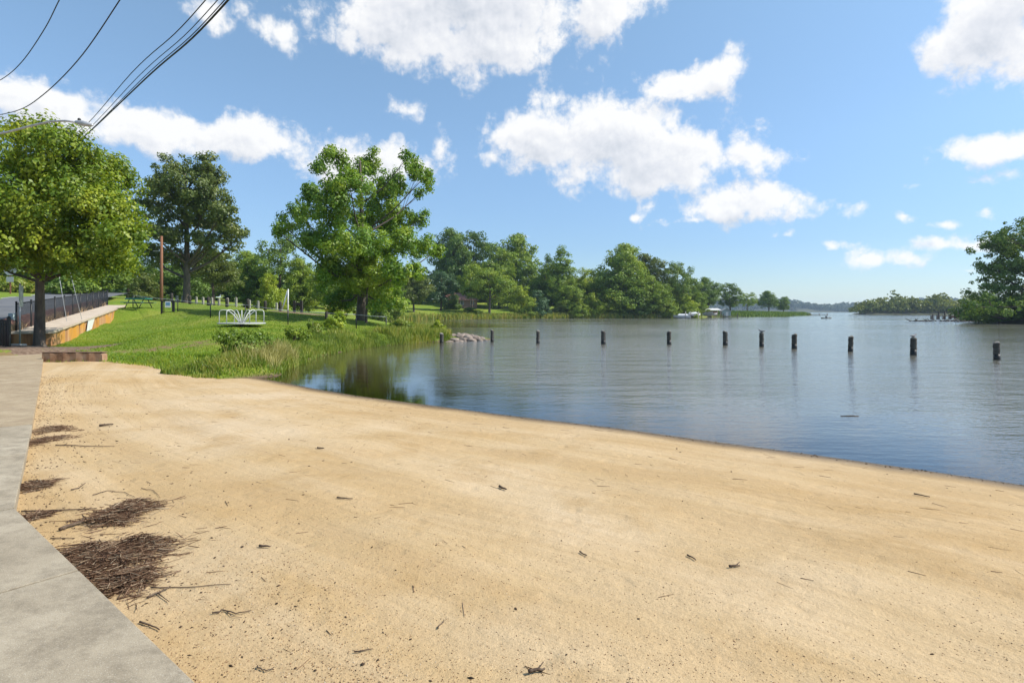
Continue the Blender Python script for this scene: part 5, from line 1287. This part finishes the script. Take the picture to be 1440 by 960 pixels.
HULL = surface('white_hull', (.44, .45, .46), (.58, .58, .58), .35, 3, .02); TARP = surface('boat_cover', (.45, .48, .52), (.60, .62, .64), .7, 3, .3)
def hull_mesh(b, L, W, H, flat=.8):
    V = []; n = 12
    for i in range(n + 1):
        t = i / n; x = -L / 2 + L * t; w = W / 2 * (1 - max(0, (t - .45) / .55) ** 2.2) * (.9 + .1 * min(t * 4, 1)); z0 = H * .42 * max(0, (t - .55) / .45) ** 2; sh_ = H * (1 + .18 * t * t)
        V += [(x, -w, sh_), (x, -w * .82, z0 + H * .25), (x, 0, z0), (x, w * .82, z0 + H * .25), (x, w, sh_)]
    f = [(5 * i + j, 5 * i + 5 + j, 5 * i + 6 + j, 5 * i + 1 + j) for i in range(n) for j in range(4)] + [(0, 1, 2, 3, 4)]
    f += [(5 * i + 4, 5 * i + 9, 5 * i + 5, 5 * i) for i in range(n)]
    return b.add(V, f, False)
for lab, px, d, rz, z in [('white motor boat moored farthest from the boathouse', 959, 176, 2.9, -.1), ('white motor boat raised beside the dock posts before the boathouse', 975, 179, .3, .45), ('white motor boat lifted under the boathouse roof', 998, 205.5, -.1, .5)]:
    e = empty('motor_boat', np.array([(px - CX) / F * d, d, WATER + z]), lab, 'boat', 'boats by the boathouse', rz=rz)
    b = MB(); hull_mesh(b, 5.2, 1.9, .85).build('hull', HULL, e)
    b = MB(); b.add([(-1.9, -.8, .86), (1.3, -.75, .92), (1.3, .75, .92), (-1.9, .8, .86), (-1.5, 0, 1.35), (.9, 0, 1.4)], [(0, 1, 5, 4), (2, 3, 4, 5), (1, 2, 5), (3, 0, 4)]).build('cover', TARP, e)
    b = MB(); b.box((-2.72, 0, .75), (.26, .4, .6), bev=.06); b.box((-2.74, 0, .2), (.12, .14, .8)); b.build('outboard_motor', BLACK, e)
for px, d in [(964, 175), (971, 176), (982, 177)]:
    e = empty('mooring_post', np.array([(px - CX) / F * d, d, WATER]), 'tall mooring post in the water by the white boats', 'post', 'mooring posts by the boats'); b = MB(); b.tube([(0, 0, -2), (0, 0, 2.0)], .14, 8).build('shaft', WOOD_GREY, e)
e = empty('dock', np.array([(1138 - CX) / F * 292, 292, WATER]), 'thin low dock running out from the end of the low marsh point', 'dock', rz=-.25)
b = MB(); b.box((0, 0, .5), (17, 1.5, .25)); b.build('deck', DOCKW, e)
for x in (-7.5, -3.5, .5, 4.5, 8.2):
    b = MB(); b.tube([(x, -.6, -2), (x, -.6, 1.1)], .16, 8).build('pile', DOCKW, e)

# ruined dock and wreckage off the near bank
q = np.array([(1335 - CX) / F * 150, 150, WATER]); rd = empty('ruined_dock', q, 'row of broken dock piles with scraps of decking off the near bank', 'dock', rz=.05)
for i, x in enumerate(np.linspace(-4.5, 9.5, 18)):
    h = [1.2, .9, 1.7, 1.1, 1.9, .8, 1.4, 1.2, 2.2, 1.5, 1.0, 1.8, 1.3, .9, 1.5, 1.1, 1.6, .8][i]
    b = MB(); y = (i % 2) * 1.6; b.tube([(x, y, -2), (x + .06 * sin(i * 3), y, h)], [.2, .17], 8).build('pile', WOOD_DARK, rd)
b = MB(); b.box((0, .3, .8), (5, 1.4, .14)); b.box((5.6, .9, .95), (4.5, 1.0, .14), rz=.08); b.build('decking', DOCKW, rd)
b = MB(); b.box((.9, -.9, .5), (2.4, .16, .5), rz=.2, rx=.3); b.box((1.6, -1.2, .9), (1.1, .12, 1.3), rz=-.3, rx=.4); b.build('broken_boards', surface('red_boards', (.14, .06, .045), (.25, .12, .09), .9), rd)
def snag(label, px, d, n, w):
    q = np.array([(px - CX) / F * d, d, WATER]); b = MB()
    for i in range(n):
        x = rng.uniform(-w, w); a = rng.uniform(-.9, .9); L = rng.uniform(.6, 1.7); p0 = np.array([x, rng.normal(0, .5), -.15]); p1 = p0 + np.array([cos(a) * L * rng.choice([-1, 1]), rng.normal(0, .3), .15 + abs(sin(a)) * L * .6])
        b.tube([p0, p0 * .5 + p1 * .5 + rng.normal(0, .06, 3), p1], [.13, .09, .04], 6)
    b.tube([(-w * 1.05, .1, -.05), (0, -.1, .08), (w * 1.05, .15, .0)], [.16, .15, .09], 7)
    o = b.build('driftwood', WOOD_DARK); o.location = [float(v) for v in q]; return tag(o, label, 'driftwood')
snag('tangle of dark driftwood lying in the water out in front of the ruined dock', 1296, 112, 14, 1.9)
snag('low drift log with broken limbs in the water next to the ruined dock', 1331, 112, 9, 1.3)
snag('flat drift branches in the water along the bushes of the near bank', 1358, 108, 10, 2.0)
snag('fallen bleached branch on the far bank below the great round clump', 848, 174, 6, 2.2)

# ------------------------------------------------------------------ kayak and paddler
q = np.array([(1162 - CX) / F * 160, 160, WATER]); ky = empty('kayak', q, 'small dark kayak out on the open water with a paddler in it', 'kayak', rz=.12)
b = MB(); n = 14; V = []
for i in range(n + 1):
    t = -1 + 2 * i / n; w = .33 * (1 - abs(t) ** 2.2); z = .12 * abs(t) ** 3
    V += [(t * 1.6, -w, .16 + z), (t * 1.6, -w * .7, -.05 + z), (t * 1.6, 0, -.10 + z), (t * 1.6, w * .7, -.05 + z), (t * 1.6, w, .16 + z), (t * 1.6, 0, .25 + z - .04 * (abs(t) < .3))]
b.add(V, [(6 * i + j, 6 * i + 6 + j, 6 * i + 6 + (j + 1) % 6, 6 * i + (j + 1) % 6) for i in range(n) for j in range(6)], True)
b.build('hull', surface('kayak_hull', (.03, .05, .04), (.06, .08, .06), .4), ky)
b = MB(); b.tube([(.28 * cos(a) - .1, .2 * sin(a), .235) for a in np.linspace(0, 2 * pi, 17)], .03, 6); b.build('cockpit_rim', BLACK, ky)
def person(label, loc, rz):
    """seated paddler, one continuous skinned body"""
    J = {'pelvis': (0, 0, .12), 'waist': (0, 0, .27), 'chest': (.02, 0, .46), 'neck': (.03, 0, .64), 'chin': (.05, 0, .72), 'crown': (.04, 0, .88),
         'sl': (.03, .19, .56), 'el': (.16, .30, .36), 'wl': (.36, .26, .44), 'hl': (.43, .24, .47), 'sr': (.03, -.19, .56), 'er': (.18, -.28, .34), 'wr': (.38, -.24, .38), 'hr': (.45, -.22, .40),
         'kl': (.42, .12, .22), 'al': (.80, .10, .12), 'fl': (.86, .10, .19), 'kr': (.42, -.12, .22), 'ar': (.80, -.10, .12), 'fr': (.86, -.10, .19)}
    E = [('pelvis', 'waist'), ('waist', 'chest'), ('chest', 'neck'), ('neck', 'chin'), ('chin', 'crown'), ('chest', 'sl'), ('sl', 'el'), ('el', 'wl'), ('wl', 'hl'), ('chest', 'sr'), ('sr', 'er'), ('er', 'wr'), ('wr', 'hr'),
         ('pelvis', 'kl'), ('kl', 'al'), ('al', 'fl'), ('pelvis', 'kr'), ('kr', 'ar'), ('ar', 'fr')]
    Rr = dict(pelvis=.15, waist=.13, chest=.15, neck=.055, chin=.085, crown=.075, sl=.07, el=.045, wl=.032, hl=.04, sr=.07, er=.045, wr=.032, hr=.04, kl=.065, al=.045, fl=.04, kr=.065, ar=.045, fr=.04)
    ks = list(J); me = bpy.data.meshes.new('person'); me.from_pydata([J[k] for k in ks], [(ks.index(a), ks.index(c)) for a, c in E], [])
    o = link('person', me, surface('dark_clothes', (.03, .04, .07), (.06, .07, .11), .9))
    o.modifiers.new('Skin', 'SKIN'); sv = me.skin_vertices[0].data
    for i_, k in enumerate(ks): sv[i_].radius = (Rr[k], Rr[k]); sv[i_].use_root = (k == 'pelvis')
    o.modifiers.new('Smooth', 'SUBSURF').levels = 2; o.modifiers['Smooth'].render_levels = 2
    o.location = [float(v) for v in loc]; o.rotation_euler = (0, 0, rz); tag(o, label, 'person')
    b = MB(); b.tube([(.045, 0, .85), (.045, 0, .885), (.04, 0, .94), (.04, 0, .965)], [.155, .10, .095, .05], 12); b.build('hat', surface('hat', (.30, .26, .2), (.4, .36, .28), .9), o)
    b = MB(); b.tube([(.03, 0, .62), (.03, 0, .72)], [.05, .05], 10); b.build('skin', surface('skin', (.36, .2, .14), (.42, .25, .18), .6), o)
    return o
person('paddler in dark clothes and a pale hat sitting in the kayak', q + np.array([-.1, 0, .0]), .12)
b = MB(); u = np.array([.06, 1.0, .12]); c = np.array([.44, 0, .44])
b.tube([c - u, c + u], .018, 6)
for s in (-1, 1): b.tube([c + u * s * .82, c + u * s * .95, c + u * s * 1.12, c + u * s * 1.2], [.02, .08, .075, .02], 8)
o = b.build('paddle', BLACK); o.location = [float(v) for v in q + np.array([-.1, 0, 0])]; o.rotation_euler = (0, 0, .12); tag(o, 'two-bladed kayak paddle held across the lap of the paddler', 'paddle')

# ------------------------------------------------------------------ sky, sun, air, camera
SUN_EL, SUN_AZ = R_(46), R_(93)         # azimuth from the view direction towards the right
wd = bpy.data.worlds.new('World'); S.world = wd; wd.use_nodes = True; nt = wd.node_tree; nt.nodes.clear()
sky = nd(nt, 'ShaderNodeTexSky', sky_type='NISHITA'); sky.sun_disc = False; sky.sun_elevation = SUN_EL; sky.sun_rotation = SUN_AZ
sky.air_density = 1.0; sky.dust_density = .25; sky.ozone_density = 2.6
dirv = nd(nt, 'ShaderNodeTexCoord').outputs['Generated']
sx = nd(nt, 'ShaderNodeSeparateXYZ', {0: dirv}).outputs
az = math_(nt, 'ARCTAN2', sx[0], sx[1]); el = math_(nt, 'ARCSINE', sx[2])
p = nd(nt, 'ShaderNodeCombineXYZ', {0: az, 1: el}).outputs[0]
CB = 5.0
CLOUDS = [(660, -12, 255, 96), (560, 30, 110, 60), (690, 60, 150, 42), (722, 85, 55, 24), (840, 10, 80, 40), (1410, 30, 130, 92), (1370, 60, 85, 50), (1440, 95, 70, 22),
          (760, 195, 95, 52), (860, 190, 125, 62), (915, 225, 150, 56), (1040, 226, 95, 28), (820, 170, 60, 35), (950, 122, 85, 24), (1015, 96, 55, 22), (960, 250, 90, 24),
          (1048, 284, 92, 34), (1010, 300, 70, 20), (965, 313, 46, 9), (1172, 286, 46, 20), (70, 145, 130, 40), (0, 135, 90, 34), (190, 180, 120, 34), (290, 192, 130, 32), (350, 195, 85, 36),
          (470, 228, 60, 40), (530, 225, 70, 42), (575, 232, 50, 26), (450, 195, 34, 12), (388, 45, 30, 22), (300, 12, 40, 26), (578, 152, 30, 16), (626, 200, 17, 22),
          (1400, 207, 110, 26), (1412, 246, 46, 15), (1298, 259, 30, 9), (1390, 294, 22, 10), (1364, 338, 34, 11), (1322, 342, 28, 9), (1165, 348, 30, 9), (1235, 366, 72, 14), (1105, 333, 26, 7),
          (924, 293, 22, 11), (904, 304, 16, 7), (1270, 307, 14, 7), (1328, 311, 16, 6), (660, 100, 40, 20), (690, 225, 22, 10), (1360, 383, 22, 4), (845, 262, 16, 8), (730, 333, 18, 4),
          # outside the picture
          (-300, 120, 260, 60), (-700, 250, 200, 60), (1750, 180, 190, 60), (2100, 60, 220, 90), (350, -330, 300, 120), (1200, -300, 260, 90), (760, -300, 260, 90)]
def ang(px, py):
    u, v = (px - CX) / F, (HZ - py) / F; a = math.atan(u); return a, math.atan(v * cos(a))
w1 = nd(nt, 'ShaderNodeTexNoise', {'Vector': p, 'Scale': 9.0, 'Detail': 3.0, 'Roughness': .55}).outputs['Color']
w1 = nd(nt, 'ShaderNodeVectorMath', {0: w1, 1: (.5, .5, .5)}, operation='SUBTRACT').outputs[0]
pw = nd(nt, 'ShaderNodeVectorMath', {0: w1, 1: (.075, .045, 0), 2: p}, operation='MULTIPLY_ADD').outputs[0]
def field(pp):
    fm = None
    for (cx, cy, rx, ry) in CLOUDS:
        a, e = ang(cx, cy); ra = rx / F * cos(a) ** 2; re = ry / F * cos(a)
        hgt = min(max((rx * ry) ** .5 / 62, .42), 1.0)              # small clouds are thin, so the noise tears them
        q = nd(nt, 'ShaderNodeVectorMath', {0: pp, 1: (1 / ra, 1 / re, 0), 2: (-a / ra, -e / re, 0)}, operation='MULTIPLY_ADD').outputs[0]
        L = nd(nt, 'ShaderNodeVectorMath', {0: q}, operation='LENGTH').outputs['Value']
        L = math_(nt, 'MULTIPLY_ADD', L, hgt, -hgt)
        fm = L if fm is None else nd(nt, 'ShaderNodeMath', {0: fm, 1: L, 2: .22}, operation='SMOOTH_MIN').outputs[0]
    return math_(nt, 'MULTIPLY', fm, -1.0)
f = field(pw)
up = nd(nt, 'ShaderNodeVectorMath', {0: pw, 1: (.016, .030, 0)}, operation='ADD').outputs[0]
fu = field(up)
def billow(pp):
    n_ = nd(nt, 'ShaderNodeTexNoise', {'Vector': pp, 'Scale': 15.0, 'Detail': 8.0, 'Roughness': .56, 'Lacunarity': 2.1}).outputs['Fac']
    wob = nd(nt, 'ShaderNodeVectorMath', {0: nd(nt, 'ShaderNodeTexNoise', {'Vector': pp, 'Scale': 30.0, 'Detail': 3.0}).outputs['Color'], 1: (.03, .03, 0), 2: pp}, operation='MULTIPLY_ADD').outputs[0]
    v_ = nd(nt, 'ShaderNodeTexVoronoi', {'Vector': wob, 'Scale': 32.0, 'Detail': 3.0, 'Roughness': .6, 'Lacunarity': 2.3}, voronoi_dimensions='2D', normalize=True).outputs['Distance']
    return math_(nt, 'MULTIPLY_ADD', v_, -.34, math_(nt, 'ADD', n_, .095))
nz = billow(p)
p2 = nd(nt, 'ShaderNodeVectorMath', {0: p, 1: (.006, .009, 0)}, operation='ADD').outputs[0]
nz2 = billow(p2)
dens = math_(nt, 'ADD', math_(nt, 'MULTIPLY', f, 1.25), math_(nt, 'MULTIPLY_ADD', nz, 2.5, -1.245))
mask = nd(nt, 'ShaderNodeMapRange', {'Value': dens, 'From Min': -.06, 'From Max': .58, 'To Min': 0.0, 'To Max': 1.0}, interpolation_type='SMOOTHSTEP').outputs[0]
core = nd(nt, 'ShaderNodeMapRange', {'Value': f, 'From Min': .35, 'From Max': .95, 'To Min': 0.0, 'To Max': 1.0}, interpolation_type='SMOOTHSTEP').outputs[0]
puff = math_(nt, 'SUBTRACT', nz2, nz)
under_ = math_(nt, 'MULTIPLY', math_(nt, 'SUBTRACT', fu, f), .9)
shade = math_(nt, 'ADD', math_(nt, 'MULTIPLY_ADD', core, .60, .10), math_(nt, 'MULTIPLY_ADD', puff, 1.5, under_), clamp=True)
ccol = ramp(nt, shade, [(0.0, (CB, CB, CB * 1.0)), (.45, (CB * .82, CB * .84, CB * .89)), (1.0, (CB * .58, CB * .63, CB * .71))])
low_ = ramp(nt, math_(nt, 'MULTIPLY', el, .6366, clamp=True), [(0.0, (.50, .565, .66)), (.07, (.56, .63, .73)), (.17, (.82, .86, .86)), (.36, (1.12, 1.14, 1.0))])
tint = mixc(nt, 1.0, sky.outputs[0], low_, 'MULTIPLY')
full = mixc(nt, math_(nt, 'MULTIPLY', mask, .97), tint, ccol)
bg = nd(nt, 'ShaderNodeBackground', {'Color': full, 'Strength': .15})
nt.links.new(bg.outputs[0], nd(nt, 'ShaderNodeOutputWorld').inputs['Surface'])

sl = bpy.data.lights.new('sun', 'SUN'); sl.energy = 4.5; sl.angle = R_(.53); sl.color = (1.0, .945, .86)
so = bpy.data.objects.new('sun', sl); COL.objects.link(so)
dv = Vector((sin(SUN_AZ) * cos(SUN_EL), cos(SUN_AZ) * cos(SUN_EL), sin(SUN_EL)))
so.rotation_euler = (-dv).to_track_quat('-Z', 'Y').to_euler(); so.location = (20, 0, 30)

HAZE = .00014
if HAZE:
    m, nt = newmat('air'); v = nd(nt, 'ShaderNodeVolumePrincipled', {'Color': (.62, .80, 1.0, 1), 'Density': HAZE, 'Anisotropy': .2}); finish(nt, None, v.outputs[0])
    b = MB(); b.box((0, 0, 27.5), (6400, 6400, 65)); tag(b.build('haze', m), kind='stuff')

cam = bpy.data.cameras.new('camera'); cam.lens = 20.0; cam.sensor_width = 36.0; cam.shift_y = -42 / 1440; cam.clip_start = .05; cam.clip_end = 20000
co = bpy.data.objects.new('camera', cam); COL.objects.link(co); co.location = (0, 0, EYE); co.rotation_euler = (R_(90), 0, 0)
S.camera = co
S.view_settings.view_transform = 'Standard'; S.view_settings.look = 'None'; S.view_settings.exposure = .45; S.view_settings.gamma = 1.0
S.cycles.max_bounces = 8; S.cycles.transparent_max_bounces = 12; S.cycles.volume_bounces = 1
S.cycles.use_denoising = True
